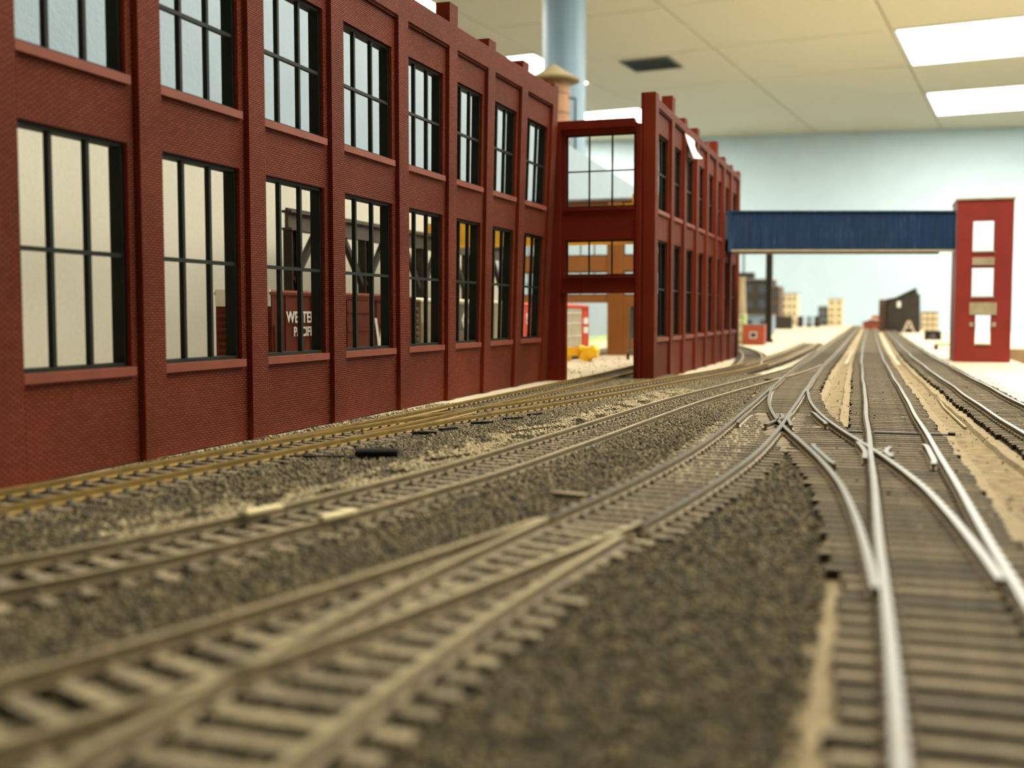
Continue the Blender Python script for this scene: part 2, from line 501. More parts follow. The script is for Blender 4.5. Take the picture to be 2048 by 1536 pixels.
def xr(y):
    return np.interp(y, [0, 1.7, 2.4, 3.0, 3.5, 3.9, 4.3, 5.0, 6.0, 7.6], [-0.06, -0.06, -0.085, -0.13, -0.21, -0.30, -0.50, -0.55, -0.60, -0.66])
# bed
ys = np.linspace(0.15, 7.6, 150); us = np.linspace(0, 1, 46)
bed = MB()
vs, fs = [], []
for y in ys:
    for u in us:
        x = xl(y) + (xr(y) - xl(y)) * u + random.uniform(-0.004, 0.004)
        e = min(u, 1 - u)
        z = gh(x) - 0.006 + random.uniform(-0.003, 0.003)
        if e < 0.02:
            z = 0.001
        vs.append((x, y, z))
nu = len(us)
for a in range(len(ys) - 1):
    for b2 in range(nu - 1):
        yc, xc = ys[a], xl(ys[a]) + (xr(ys[a]) - xl(ys[a])) * us[b2]
        # cream table shows between the diverging tracks further back
        if yc > 5.0 and -1.52 + 0.25 * (yc - 5) * 0.6 < xc < -1.42 + 0.30 * (yc - 5) * 0.8 - 0.02:
            continue
        fs.append((a * nu + b2, a * nu + b2 + 1, (a + 1) * nu + b2 + 1, (a + 1) * nu + b2))
bed.add(vs, fs)
solo('ballast_bed', bed, 'ballast_bed', 'dark brown ballast bed spread between brick facade and main line', 'gravel', kind='stuff')

OCT = np.array([(1, 0, 0), (-1, 0, 0), (0, 1, 0), (0, -1, 0), (0, 0, 1), (0, 0, -1)], float)
OF = np.array([(0, 2, 4), (2, 1, 4), (1, 3, 4), (3, 0, 4), (2, 0, 5), (1, 2, 5), (3, 1, 5), (0, 3, 5)])
def grains(name, xs, ysn, zs, sizes, matname, label, cat):
    n = len(xs)
    ang = rng.uniform(0, 6.283, n)
    sc = rng.uniform(0.65, 1.25, (n, 3)) * sizes[:, None]
    V = OCT[None] * sc[:, None, :]
    V = V + rng.uniform(-0.25, 0.25, V.shape) * sizes[:, None, None]
    ca, sa = np.cos(ang)[:, None], np.sin(ang)[:, None]
    X = V[..., 0] * ca - V[..., 1] * sa + xs[:, None]
    Y = V[..., 0] * sa + V[..., 1] * ca + ysn[:, None]
    Z = V[..., 2] * 0.8 + zs[:, None]
    co = np.stack([X, Y, Z], -1).reshape(-1, 3)
    fi = (OF[None] + (np.arange(n) * 6)[:, None, None]).reshape(-1)
    me = bpy.data.meshes.new(name)
    me.vertices.add(n * 6); me.loops.add(n * 24); me.polygons.add(n * 8)
    me.vertices.foreach_set('co', co.astype(np.float32).ravel())
    me.loops.foreach_set('vertex_index', fi.astype(np.int32))
    me.polygons.foreach_set('loop_start', np.arange(0, n * 24, 3, dtype=np.int32))
    me.polygons.foreach_set('loop_total', np.full(n * 8, 3, dtype=np.int32))
    me.materials.append(MATS[matname])
    me.update(calc_edges=True)
    o = link(name, me)
    o['label'] = label; o['category'] = cat; o['kind'] = 'stuff'
    return o
def in_gap(x, y):
    return (y > 5.0) & (x > -1.52 + 0.15 * (y - 5)) & (x < -1.44 + 0.24 * (y - 5))
n = 190000
gy_ = 0.15 + 7.4 * rng.random(n) ** 1.15
gu = rng.random(n)
gx_ = xl(gy_) + (xr(gy_) - xl(gy_)) * gu
patch = np.abs(gx_ - (t2x(gy_) - 0.235 + 0.03 * np.sin(gy_ * 3.1))) < 0.075 + 0.03 * np.sin(gy_ * 7.0)
patch &= (gy_ > 1.9) & (gy_ < 5.4)
keep = ~in_gap(gx_, gy_) & ~(patch & (rng.random(n) < 0.72))
gx_, gy_ = gx_[keep], gy_[keep]
sz = rng.uniform(0.0034, 0.0066, len(gx_))
grains('ballast_grains', gx_, gy_, gh(gx_) + rng.uniform(-0.004, 0.002, len(gx_)), sz, 'ballast_grain', 'loose dark brown ballast grains scattered between and beside the tracks', 'gravel')
n = 9000
py = rng.uniform(1.7, 6.0, n)
px = t2x(py) - 0.235 + 0.03 * np.sin(py * 3.1) + rng.normal(0, 0.05, n)
clump = (np.sin(px * 41 + 3 * np.sin(py * 9)) + np.sin(py * 23 + 2 * np.sin(px * 30))) > -0.35
px, py = px[clump], py[clump]
ex = rng.uniform(-0.55, -0.36, 900); ey = rng.uniform(2.6, 4.2, 900)   # a few by the crossover
fx = rng.uniform(-2.0, -1.87, 700); fy = rng.uniform(3.0, 4.9, 700)    # strip at the foot of the facade
px = np.concatenate([px, ex, fx]); py = np.concatenate([py, ey, fy])
grains('sand_grains', px, py, gh(px) + rng.uniform(0, 0.004, len(px)), rng.uniform(0.004, 0.008, len(px)), 'sand_grain', 'pale sandy grains in patches along the dark ballast', 'gravel')
n = 700
cx_ = rng.uniform(-0.3, 0.75, n); cy_ = rng.uniform(1.6, 7.5, n)
grains('crumbs', cx_, cy_, np.full(n, 0.041) + rng.uniform(-0.002, 0.002, n), rng.uniform(0.002, 0.005, n), 'ballast_grain', 'tiny dark crumbs strewn over the cork strips and ties', 'debris')
n = 260
cx_ = rng.uniform(-2.9, -1.75, n); cy_ = rng.uniform(7.2, 11.0, n)
grains('floor_crumbs', cx_, cy_, np.full(n, 0.003), rng.uniform(0.003, 0.009, n), 'ballast_grain', 'dark crumbs on the cream table inside the brick gateway', 'debris')

# ------------------------------------------------------------------ tracks
GA = 0.0885
TIE_ME = {}
for tm in ('tie', 'tie_pale', 'tie_dark'):
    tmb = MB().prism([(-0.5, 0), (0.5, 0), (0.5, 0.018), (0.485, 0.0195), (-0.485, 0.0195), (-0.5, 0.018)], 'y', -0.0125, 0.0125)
    tmb.m = [1, 1, 1, 1, 0, 0, 0, 1]  # sides and ends take the darker tone, shade painted into the tie
    TIE_ME[tm] = tmb.mesh('tie', [tm, 'tie_shade'])
PROF = [(-.0095, 0), (.0095, 0), (.0095, .003), (.0028, .006), (.0028, .014), (.0062, .0155), (.0062, .0212), (-.0062, .0212), (-.0062, .0155), (-.0028, .014), (-.0028, .006), (-.0095, .003)]
def sweep(mb, pts):
    """rail profile along (x, y, z of rail top) points"""
    P = np.array(pts)
    d = np.gradient(P[:, :2], axis=0)
    d /= np.linalg.norm(d, axis=1)[:, None]
    nx, ny = d[:, 1], -d[:, 0]
    k = len(PROF)
    vs = [(P[i, 0] + nx[i] * a, P[i, 1] + ny[i] * a, P[i, 2] - 0.0212 + b) for i in range(len(P)) for a, b in PROF]
    o = len(mb.v)
    mb.v += vs
    for i in range(len(P) - 1):
        for j in range(k):
            jj = (j + 1) % k
            mb.f.append((o + i * k + j, o + i * k + jj, o + (i + 1) * k + jj, o + (i + 1) * k + j))
            mb.m.append(1 if j == 6 else 0)
    mb.f.append(tuple(o + j for j in range(k))[::-1]); mb.m.append(0)
    mb.f.append(tuple(o + (len(P) - 1) * k + j for j in range(k))); mb.m.append(0)
def offset(C, d):
    t = np.gradient(C[:, :2], axis=0)
    t /= np.linalg.norm(t, axis=1)[:, None]
    O = C.copy()
    O[:, 0] += t[:, 1] * d
    O[:, 1] -= t[:, 0] * d
    return O
def clip(C, y0, y1):
    return C[(C[:, 1] >= y0) & (C[:, 1] <= y1)]
def track(name, label, pts, z, mats=('rail_side', 'rail_top'), tie='tie', ties=(0.5, 8.0), skip=None, left=(-9, 99), right=(-9, 99), far=None, pitch=0.060, wobble=0.0, wide=None, bed=None):
    """a track: two rails, each tie a part, spikes, and the far ties as one part"""
    if np.ndim(z) == 0:
        pts = [(p[0], p[1], z) for p in pts]
    else:
        pts = [(p[0], p[1], float(np.interp(p[1], z[0], z[1]))) for p in pts]
    C = spline(pts, 0.05)
    if wobble:
        s = C[:, 1]
        C[:, 0] += wobble * (np.sin(s * 2.3 + pts[0][0] * 9) + 0.6 * np.sin(s * 5.1 + 1))
    org = Vector((pts[0][0], pts[0][1], 0))
    t = thing(name, label, 'track', org)
    for d, rngy in ((-GA, left), (GA, right)):
        r = clip(offset(C, d), *rngy)
        mb = MB(); sweep(mb, r - np.array([org.x, org.y, 0]))
        part(t, 'rail', mb, list(mats))
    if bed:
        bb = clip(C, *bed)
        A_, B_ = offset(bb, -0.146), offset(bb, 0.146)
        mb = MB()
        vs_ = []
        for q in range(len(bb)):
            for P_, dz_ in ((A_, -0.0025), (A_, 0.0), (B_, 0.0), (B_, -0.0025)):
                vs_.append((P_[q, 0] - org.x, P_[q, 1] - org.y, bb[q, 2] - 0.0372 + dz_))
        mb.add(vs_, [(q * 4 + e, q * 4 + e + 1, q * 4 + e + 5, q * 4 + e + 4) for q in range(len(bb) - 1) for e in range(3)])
        part(t, 'tie_shade_strip', mb, 'tie_shade')  # dark ribbon added as painted shade in the gaps under the ties
    # ties
    L = np.concatenate([[0], np.cumsum(np.linalg.norm(np.diff(C[:, :2], axis=0), axis=1))])
    spk, rest = MB(), MB()
    cnt = 0
    for s in np.arange(0.02, L[-1], pitch):
        x, y, zz = (np.interp(s, L, C[:, k]) for k in range(3))
        x2, y2 = np.interp(s + 0.02, L, C[:, 0]), np.interp(s + 0.02, L, C[:, 1])
        if s + 0.02 > L[-1]:
            continue
        ang = math.atan2(-(x2 - x), (y2 - y))
        zt = zz - 0.0212 - 0.0185
        if skip and any(a <= y <= b for a, b in skip):
            continue
        a0, a1 = -0.15, 0.15
        if wide:
            for ya, yb, fn in wide:
                if ya <= y <= yb:
                    lo, hi = fn(y)
                    a0, a1 = min(a0, lo - x), max(a1, hi - x)
        a0 += random.uniform(-0.008, 0.008); a1 += random.uniform(-0.008, 0.008)
        ln, mid = a1 - a0, (a0 + a1) / 2
        cx, cy = x + mid * math.cos(ang), y + mid * math.sin(ang)
        if ties[0] <= y <= ties[1] and cnt < 290:
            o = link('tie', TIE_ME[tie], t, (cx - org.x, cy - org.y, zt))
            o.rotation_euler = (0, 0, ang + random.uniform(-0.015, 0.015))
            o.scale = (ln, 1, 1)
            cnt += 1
        else:
            ca, sa = math.cos(ang), math.sin(ang)
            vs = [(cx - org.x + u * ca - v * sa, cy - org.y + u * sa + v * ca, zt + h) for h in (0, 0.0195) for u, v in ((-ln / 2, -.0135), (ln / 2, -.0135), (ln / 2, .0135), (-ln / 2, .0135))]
            rest.add(vs, [(4, 5, 6, 7)], 0); rest.add(vs, [(0, 1, 5, 4), (1, 2, 6, 5), (2, 3, 7, 6), (3, 0, 4, 7)], 1)  # far tie sides carry the same painted shade
        if y < 9:
            for d, rngy in ((-GA, left), (GA, right)):
                if not rngy[0] <= y <= rngy[1]:
                    continue
                for e in (-0.0135, 0.0135):
                    ux, uy = x + (d + e) * math.cos(ang) - org.x, y + (d + e) * math.sin(ang) - org.y
                    spk.box(ux - 0.004, ux + 0.004, uy - 0.006, uy + 0.006, zt + 0.018, zt + 0.0265)
    if rest.v:
        part(t, 'far_ties', rest, [tie, 'tie_shade'], kind='stuff')
    if spk.v:
        part(t, 'spikes', spk, tie, kind='stuff')
    return t, C

XOC = [(0.108, 1.3), (0.095, 1.65), (0.074, 2.0), (0.050, 2.3), (0.019, 2.6), (-0.041, 3.0), (-0.114, 3.4), (-0.190, 3.8), (-0.256, 4.2), (-0.309, 4.6), (-0.350, 5.0), (-0.381, 5.4), (-0.402, 5.75), (-0.416, 6.2)]
def xox(y):
    return float(np.interp(y, [p[1] for p in XOC], [p[0] for p in XOC]))
T4P = [(0.125, -0.5), (0.122, 0.4), (0.118, 1.0), (0.111, 1.65), (0.105, 2.0), (0.095, 2.5), (0.088, 3.0), (0.082, 3.5), (0.075, 4.0), (0.059, 5.0), (0.045, 6.0), (0.030, 7.0), (0.016, 8.0), (-0.010, 10.0), (-0.041, 15.0), (-0.07, 24), (-0.12, 40)]
T3P = [(-0.483, 1.95), (-0.444, 2.3), (-0.405, 2.8), (-0.386, 3.2), (-0.383, 3.7), (-0.388, 4.2), (-0.398, 4.8), (-0.408, 5.4), (-0.417, 6.2), (-0.428, 7.0), (-0.441, 8.0), (-0.446, 9.0), (-0.446, 10.0), (-0.455, 15), (-0.49, 24), (-0.55, 40)]
track('track_main', 'shiny main line track running from the lower edge straight to the horizon', T4P, 0.06, tie='tie', ties=(0.3, 9), far=True, wobble=0.002, bed=(-0.4, 12),
      wide=[(1.75, 3.35, lambda y: (xox(y) - 0.15, -99))])
track('track_siding', 'straight track with glinting rails between the main line and the red tower', [(0.66, 0.5), (0.60, 2.5), (0.545, 4.0), (0.525, 4.8), (0.502, 5.6), (0.483, 6.6), (0.455, 8.0), (0.424, 10), (0.40, 13), (0.375, 19), (0.35, 28), (0.31, 40)], 0.06, tie='tie', ties=(2.5, 9), wobble=0.003, bed=(0.6, 12))
track('track_yard', 'track curving in from the turnout at lower left and running on beside main line', T3P, 0.06, tie='tie', ties=(1.9, 8), wobble=0.0015, bed=(2.0, 12), wide=[(4.55, 5.95, lambda y: (99, xox(y) + 0.15)), (6.9, 8.6, lambda y: (float(t2x(y)) - 0.15, -99))])
track('track_crossover', 'diagonal crossover track joining the main line to the track left of it', XOC, 0.0602, tie='tie', ties=(3.2, 4.7), skip=[(0, 3.33), (4.57, 9)], bed=(2.2, 5.4),
      left=(1.55, 5.95), right=(1.68, 6.1))
ZA = 0.06
track('track_branch_left', 'blurred turnout branch sweeping to the lower left corner', [(-0.483, 2.0), (-0.515, 1.86), (-0.553, 1.7), (-0.598, 1.5), (-0.648, 1.3), (-0.705, 1.1), (-0.772, 0.9), (-0.87, 0.66), (-1.05, 0.3)], ZA, mats=('rail_side', 'rail_top_dull'), tie='tie_pale', ties=(0.2, 2.1), right=(0, 1.97), left=(0, 2.0))
track('track_branch_near', 'blurred turnout branch crossing the lower edge of the picture left of centre', [(-0.483, 1.98), (-0.495, 1.85), (-0.515, 1.65), (-0.533, 1.45), (-0.545, 1.25), (-0.552, 1.05), (-0.556, 0.85), (-0.558, 0.5), (-0.56, 0.1)], ZA, mats=('rail_side', 'rail_top_dull'), tie='tie_pale', ties=(0.1, 1.45), skip=[(1.5, 9)], left=(0, 1.85))
track('track_middle', 'brown-railed ballasted track between the main line and the brass-railed track', T2C, ([0, 6.2, 8.6], [0.05, 0.05, 0.06]), mats=('rail_side', 'rail_top_dull'), tie='tie', ties=(0.9, 8), skip=[(6.9, 20)], left=(0, 8.2), right=(0, 8.6))
T1P = [(-1.87, 0.3), (-1.835, 1.2), (-1.79, 2.0), (-1.764, 2.4), (-1.735, 2.8), (-1.70, 3.2), (-1.655, 3.6), (-1.605, 3.95), (-1.53, 4.35), (-1.445, 4.75), (-1.365, 5.2), (-1.295, 5.65), (-1.235, 6.1), (-1.165, 6.6), (-1.095, 7.05), (-1.03, 7.5), (-0.96, 8.1), (-0.89, 9.2), (-0.845, 10.5), (-0.82, 13), (-0.83, 16)]
def t1x(y):
    return float(np.interp(y, [p[1] for p in T1P], [p[0] for p in T1P]))
track('track_facade', 'brass-railed track passing close along the foot of the long brick facade', T1P, ([0, 4, 6, 9], [0.041, 0.041, 0.044, 0.05]), mats=('rail_side_brass', 'rail_top_brass'), tie='tie_dark', ties=(1.0, 9), left=(-9, 99))
track('track_gateway', 'brass-railed spur leading through the doorway of the brick gateway', [(-1.735, 2.8), (-1.722, 3.2), (-1.712, 3.6), (-1.703, 4.0), (-1.695, 4.5), (-1.685, 5.0), (-1.680, 5.5), (-1.676, 6.0), (-1.672, 6.5), (-1.667, 7.0), (-1.672, 7.5), (-1.688, 8.2), (-1.70, 9.0), (-1.705, 11.0)], 0.041, mats=('rail_side_brass', 'rail_top_brass'), tie='tie_dark', ties=(4.4, 10), skip=[(0, 4.45)], left=(3.0, 99), right=(3.3, 99))
track('track_inside', 'track under the freight cars behind the long brick facade', [(-2.9, 3.4), (-2.9, 8), (-2.9, 13), (-2.95, 20)], 0.041, tie='tie_dark', ties=(3.4, 13))
track('track_far_curve', 'far curving track branching off toward the red shed', [(-0.92, 8.7), (-1.02, 9.9), (-1.16, 11.2), (-1.38, 12.6), (-1.75, 14.2), (-2.3, 16.0)], 0.046, tie='tie_dark', ties=(8, 12.5), mats=('rail_side', 'rail_top_dull'))

# guard and wing rails at the turnouts
def loose_rail(name, label, pts, z=0.0602, mats=('rail_side', 'rail_top')):
    org = Vector((pts[0][0], pts[0][1], 0))
    mb = MB(); sweep(mb, np.array([(p[0] - org.x, p[1] - org.y, z) for p in spline([(a, b, 0) for a, b in pts], 0.03)]))
    o = solo(name, mb, list(mats), label, 'rail', (org.x, org.y, 0), group='turnout check rails')
    return o
T4x = lambda y: float(np.interp(y, [p[1] for p in T4P], [p[0] for p in T4P]))
T3x = lambda y: float(np.interp(y, [p[1] for p in T3P], [p[0] for p in T3P]))
loose_rail('guard_rail', 'short guard rail inside the right rail of the main line', [(T4x(y) + GA - d, y) for y, d in ((2.98, .027), (3.03, .021), (3.1, .020), (3.2, .020), (3.3, .020), (3.37, .021), (3.42, .027))])
loose_rail('guard_rail', 'short guard rail beside the curved left rail of the crossover, near end', [(xox(y) - GA + d, y) for y, d in ((2.9, .027), (2.95, .021), (3.02, .020), (3.12, .020), (3.22, .020), (3.28, .021), (3.33, .027))])
loose_rail('guard_rail', 'short guard rail inside the left rail of the yard track', [(T3x(y) - GA + d, y) for y, d in ((3.9, .027), (3.96, .021), (4.04, .020), (4.15, .020), (4.26, .020), (4.34, .021), (4.4, .027))])
loose_rail('guard_rail', 'short guard rail inside the right rail of the crossover, far end', [(xox(y) + GA - d, y) for y, d in ((3.95, .027), (4.0, .021), (4.08, .020), (4.18, .020), (4.3, .020), (4.37, .021), (4.42, .027))])
loose_rail('wing_rail', 'bent wing rail at the crossover frog, on the yard track side', [(-0.352, 3.88), (-0.335, 4.0), (-0.315, 4.16), (-0.334, 4.32)])
loose_rail('wing_rail', 'bent wing rail at the crossover frog, on the main line side', [(-0.262, 3.86), (-0.276, 3.98), (-0.292, 4.14), (-0.29, 4.34)])
loose_rail('wing_rail', 'bent wing rail at the main line frog, beside the right-hand closure rail', [(0.052, 3.33), (0.040, 3.26), (0.040, 3.18), (0.052, 3.10)])
loose_rail('wing_rail', 'bent wing rail at the main line frog, left of its nose', [(-0.040, 3.42), (-0.028, 3.32), (-0.018, 3.20), (-0.016, 3.04)])
tr = thing('throw_bar', 'dark throw bar lying across the main line ties near the frog', 'bar', (0.07, 3.88, 0.04))
part(tr, 'bar', MB().box(-0.15, 0.19, -0.012, 0.012, 0.0, 0.004), 'black_plastic')
part(tr, 'pivot', MB().cyl((0.18, 0, 0.0), (0.18, 0, 0.01), 0.012, 10), 'steel_dark')

# cork roadbed strips and dirt gutter
def ribbon(pts, half, z0, z1, slope=0.012):
    C = spline([(p[0], p[1], 0) for p in pts], 0.15)
    A, B = offset(C, -half), offset(C, half)
    A2, B2 = offset(C, -half - slope), offset(C, half + slope)
    mb = MB()
    vs = []
    for i in range(len(C)):
        j = random.uniform(-0.006, 0.006)
        vs += [(A2[i, 0] + j, A2[i, 1], z0), (A[i, 0] + j, A[i, 1], z1), (B[i, 0] + j, B[i, 1], z1), (B2[i, 0] + j, B2[i, 1], z0)]
    fs = []
    for i in range(len(C) - 1):
        for k in range(3):
            fs.append((i * 4 + k, i * 4 + k + 1, i * 4 + k + 5, i * 4 + k + 4))
    return mb.add(vs, fs)
solo('cork_roadbed', ribbon([p for p in T4P if p[1] >= -0.5], 0.19, 0.0, 0.0205), 'cork', 'tan cork roadbed strip under the shiny main line', 'roadbed')
solo('cork_roadbed', ribbon([(0.66, 0.5), (0.60, 2.5), (0.545, 4.0), (0.525, 4.8), (0.502, 5.6), (0.483, 6.6), (0.455, 8.0), (0.424, 10), (0.40, 13), (0.375, 19), (0.35, 28), (0.31, 40)], 0.18, 0.0, 0.0205), 'cork', 'tan cork roadbed strip under the track nearest the red tower', 'roadbed')
solo('cork_roadbed', ribbon([p for p in T3P if p[1]   >= 4.2], 0.19, 0.0, 0.0200), 'cork', 'tan cork roadbed strip under the yard track left of the main line', 'roadbed')
solo('dirt_strip', ribbon([(0.40, 0.3), (0.37, 2.0), (0.33, 3.5), (0.295, 5.0), (0.265, 6.5), (0.235, 8.0), (0.21, 10)], 0.11, 0.0, 0.006), 'dirt', 'brown dirt gutter between the main line and the track by the tower', 'dirt', kind='stuff')
solo('dirt_strip', ribbon([(-0.16, 4.0), (-0.17, 5.0), (-0.185, 6.0), (-0.20, 7.5), (-0.21, 10)], 0.06, 0.0, 0.008), 'dirt', 'brown dirt in the groove left of the main line', 'dirt', kind='stuff')

# loose bits on the tracks
for (x, y, a, lb) in ((-1.140, 1.89, -0.26, 'pale wooden strip lying on the far rail of the middle track'), (-0.976, 1.89, -0.26, 'pale wooden strip lying on the near rail of the middle track')):
    st = MB().prism([(-0.010, 0), (0.010, 0), (0.010, 0.006), (0.007, 0.009), (-0.007, 0.009), (-0.010, 0.006)], 'y', -0.048, 0.048)
    solo('wood_strip', st, 'pale_wood', lb, 'wood strip', (x, y, 0.0502), a, group='wood strips on the middle track')
for k, (x0, x1, lb) in enumerate(((0.335, 0.315, 'thin brass wire lying in the gutter, the one nearer the main line'), (0.360, 0.336, 'thin brass wire lying in the gutter, the one nearer the tower track'))):
    wr = MB()
    P = [(x0, 4.45), (x0 - 0.012, 4.9), ((x0 + x1) / 2 - 0.014, 5.4), (x1, 6.0)]
    for a, b in zip(P, P[1:]):
        wr.cyl((a[0] - x0, a[1] - 4.45, 0), (b[0] - x0, b[1] - 4.45, 0), 0.005, 8)
    solo('brass_wire', wr, 'brass', lb, 'wire', (x0, 4.45, 0.012), group='brass wires in the gutter')
sm = thing('switch_machine', 'small black switch machine on the ballast beside the brass-railed track', 'switch machine', (-1.38, 2.93, 0.019), -1.28)
part(sm, 'housing', MB().prism([(-0.025, 0), (0.025, 0), (0.025, 0.02), (0.019, 0.026), (-0.019, 0.026), (-0.025, 0.02)], 'y', -0.062, 0.062), 'black_plastic')
part(sm, 'base_plate', MB().box(-0.034, 0.034, -0.09, 0.085, -0.004, 0.004), 'black_plastic')
sc_me = MB().lathe([(0.007, 0), (0.007, 0.006), (0.004, 0.008)], 0, 0, 10).mesh('screw', ['brass'])
for y in (-0.035, 0.035):
    s_ = link('screw', sc_me, sm, (-0.0255, y, 0.013)); s_.rotation_euler = (0, -math.pi / 2, 0)
part(sm, 'throw_rod', MB().box(-0.006, 0.006, -0.26, -0.09, 0.000, 0.006), 'steel_dark')
for k, (x, y, a) in enumerate([(-1.49, 3.55, 0.5), (-1.46, 3.70, 1.2), (-1.42, 3.95, 0.7), (-1.36, 4.15, 0.9), (-1.33, 4.35, 1.25)]):
    o = solo('loose_tie', MB().box(-0.042, 0.042, -0.010, 0.010, 0, 0.010), 'black_plastic', 'short loose black tie beside the brass rails, %s from the switch machine' % ('first', 'second', 'third', 'fourth', 'fifth')[k], 'tie', (x, y, 0.019), a, group='loose black ties by the brass rails')
solo('loose_tie', MB().prism([(-0.04, 0), (0.04, 0), (0.04, 0.012), (-0.04, 0.012)], 'y', -0.014, 0.014), 'tie_pale', 'pale loose tie lying beside the blurred turnout branch', 'tie', (-0.632, 2.33, 0.034), -0.15)
lm = MB()
lm.prism([(-0.035, 0), (0.03, 0), (0.04, 0.02), (0.01, 0.035), (-0.03, 0.028)], 'y', -0.03, 0.03)
solo('ballast_lump', lm, 'cork', 'broken cork lump in the groove left of the main line', 'lump', (-0.19, 4.05, 0.006), 0.5)
solo('paper_sheet', MB().box(0, 0.245, -3.2, 0, 0, 0.002), 'paper_pink', 'pale pinkish paper sheet on the table edge beside the tower track', 'paper', (0.76, 8.62, 0.001))
solo('paper_sheet', MB().box(0, 0.20, -3.2, 0.04, 0, 0.002), 'paper', 'bright white paper sheet at the very edge of the table', 'paper', (1.01, 8.62, 0.001))

# ------------------------------------------------------------------ brick facades
ZL0, ZL1, ZU0, ZU1, ZT, ZP, ZPI = 0.28, 0.93, 1.12, 1.62, 1.755, 1.88, 1.97
def warp(o, fn):
    for v_ in o.data.vertices:
        v_.co.y -= fn(v_.co.x) * v_.co.z
    o.data.update()
def window(parent, x0, x1, z0, z1, y, lean=None, ncol=3, nrow=2, fw=0.012, mw=0.0135, dep=0.022, mx='frame', mname='window', fdep=None):
    f = MB()
    fd = fdep or dep
    f.box(x0, x0 + fw, y, y + fd, z0, z1).box(x1 - fw, x1, y, y + fd, z0, z1)
    f.box(x0 + fw, x1 - fw, y, y + fd, z0, z0 + fw).box(x0 + fw, x1 - fw, y, y + fd, z1 - fw, z1)
    wo = part(parent, mname, f, mx)
    subs = [wo]
    for k in range(1, ncol):
        xc = x0 + (x1 - x0) * k / ncol
        subs.append(part(wo, 'mullion', MB().box(xc - mw / 2, xc + mw / 2, y + 0.004, y + dep - 0.001, z0 + fw, z1 - fw), mx))
    for k in range(1, nrow):
        zc = z0 + (z1 - z0) * k / nrow
        subs.append(part(wo, 'transom', MB().box(x0 + fw, x1 - fw, y + 0.001, y + dep - 0.006, zc - mw / 2.2, zc + mw / 2.2), mx))
    if lean:
        for s_ in subs:
            warp(s_, lean)
    return wo
def facade(name, label, loc, rz, P, bm, tops, lean=None, pw=0.105, hi=None, last=True):
    t = thing(name, label, 'building wall', loc, rz)
    rec, back = 0.019, 0.075
    made = []
    for i, u0 in enumerate(P):
        if i == len(P) - 1 and not last:
            break
        dz = hi(u0) if hi else 0.0
        pil = MB().box(u0, u0 + pw, 0, back, 0, ZP + dz + tops[i])
        made.append(part(t, 'pilaster', pil, bm))
        if i == len(P) - 1:
            break
        u1 = P[i + 1]
        a, b = u0 + pw, u1
        wl, wr = a + 0.010, b - 0.034
        pn = MB()
        pn.box(a, b, rec, back, 0, ZL0)
        pn.box(a, b, rec, back, ZL1, ZU0)
        pn.box(a, b, rec, back, ZU1, ZT)
        for z0, z1 in ((ZL0, ZL1), (ZU0, ZU1)):
            pn.box(a, wl, rec, back, z0, z1).box(wr, b, rec, back, z0, z1)
        pn.box(a, b, 0.0, back, ZT + 0.012, ZP + dz)
        pn.box(a, b, 0.009, back, ZT, ZT + 0.012)
        made.append(part(t, 'wall_panel', pn, bm))
        for z in (ZL0, ZU0):
            made.append(part(t, 'sill', MB().box(wl - 0.006, wr + 0.006, 0.006, back, z - 0.024, z + 0.002), 'sill'))
        window(t, wl, wr, ZL0 + 0.002, ZL1, 0.034, lean, fdep=0.042)
        window(t, wl, wr, ZU0 + 0.002, ZU1, 0.034, lean, fdep=0.042)
    if lean:
        for o in made:
            warp(o, lean)
    return t
F1 = [0.0, 0.605, 1.196, 1.79, 2.40, 3.045, 3.63, 4.165, 4.71, 5.29]
f1 = facade('brick_facade', 'long red brick factory facade with two rows of tall black windows', (-2.045, 1.55, 0.004), math.pi / 2, F1, 'brick', [0.1, 0.1, 0.1, 0.1, 0.1, 0.04, 0.10, 0.045, 0.045, 0.02],
            lean=lambda u: 0.042 * min(1, max(0, (u - 3.0) / 2.3)) ** 1.2, hi=lambda u: 0.07 if u < 2.9 else 0.0)
F2 = [0.0, 0.57, 1.08, 1.63, 2.14, 2.66, 3.13, 3.63, 4.20]
f2 = facade('brick_facade', 'shorter red brick facade receding toward the blue bridge', (-1.345, 7.02, 0.0), math.pi / 2 - 0.0095, F2, 'brick', [0.03, 0.11, 0.045, 0.06, 0.03, 0.11, 0.04, 0.03, 0.04], hi=lambda u: -0.06)
part(f2, 'corner_pier', MB().box(0.0, 0.09, 0.0752, 0.095, 0, 1.85), 'brick_smooth')

# gateway wall with a rail doorway
g = thing('brick_gateway', 'dark red gateway wall with a rail doorway and two windows between the facades', 'building wall', (-1.75, 7.0, 0.0))
def gx(x):
    return x + 1.75
gm = MB()
gm.box(gx(-2.07), gx(-1.965), -0.02, 0.06, 0, 1.665)
part(g, 'pilaster', gm, 'brick_smooth')
part(g, 'pilaster', MB().box(gx(-1.462), gx(-1.436), -0.012, 0.06, 0, 1.655), 'brick_smooth')
gm = MB()
gm.box(gx(-1.965), gx(-1.932), 0.0, 0.05, 0, 1.69)
gm.box(gx(-1.475), gx(-1.462), 0.0, 0.05, 0, 1.665)
gm.box(gx(-1.932), gx(-1.475), 0.0, 0.05, 0.575, 0.69)
gm.box(gx(-1.932), gx(-1.475), 0.0, 0.05, 0.92, 1.13)
gm.box(gx(-1.932), gx(-1.475), 0.0, 0.05, 1.60, 1.665)
part(g, 'wall_panel', gm, 'brick_smooth')
part(g, 'cornice', MB().box(gx(-1.985), gx(-1.478), -0.016, 0.06, 1.635, 1.69), 'brick_smooth')
part(g, 'lintel', MB().box(gx(-1.955), gx(-1.467), -0.008, 0.05, 0.578, 0.60), 'brick_smooth')
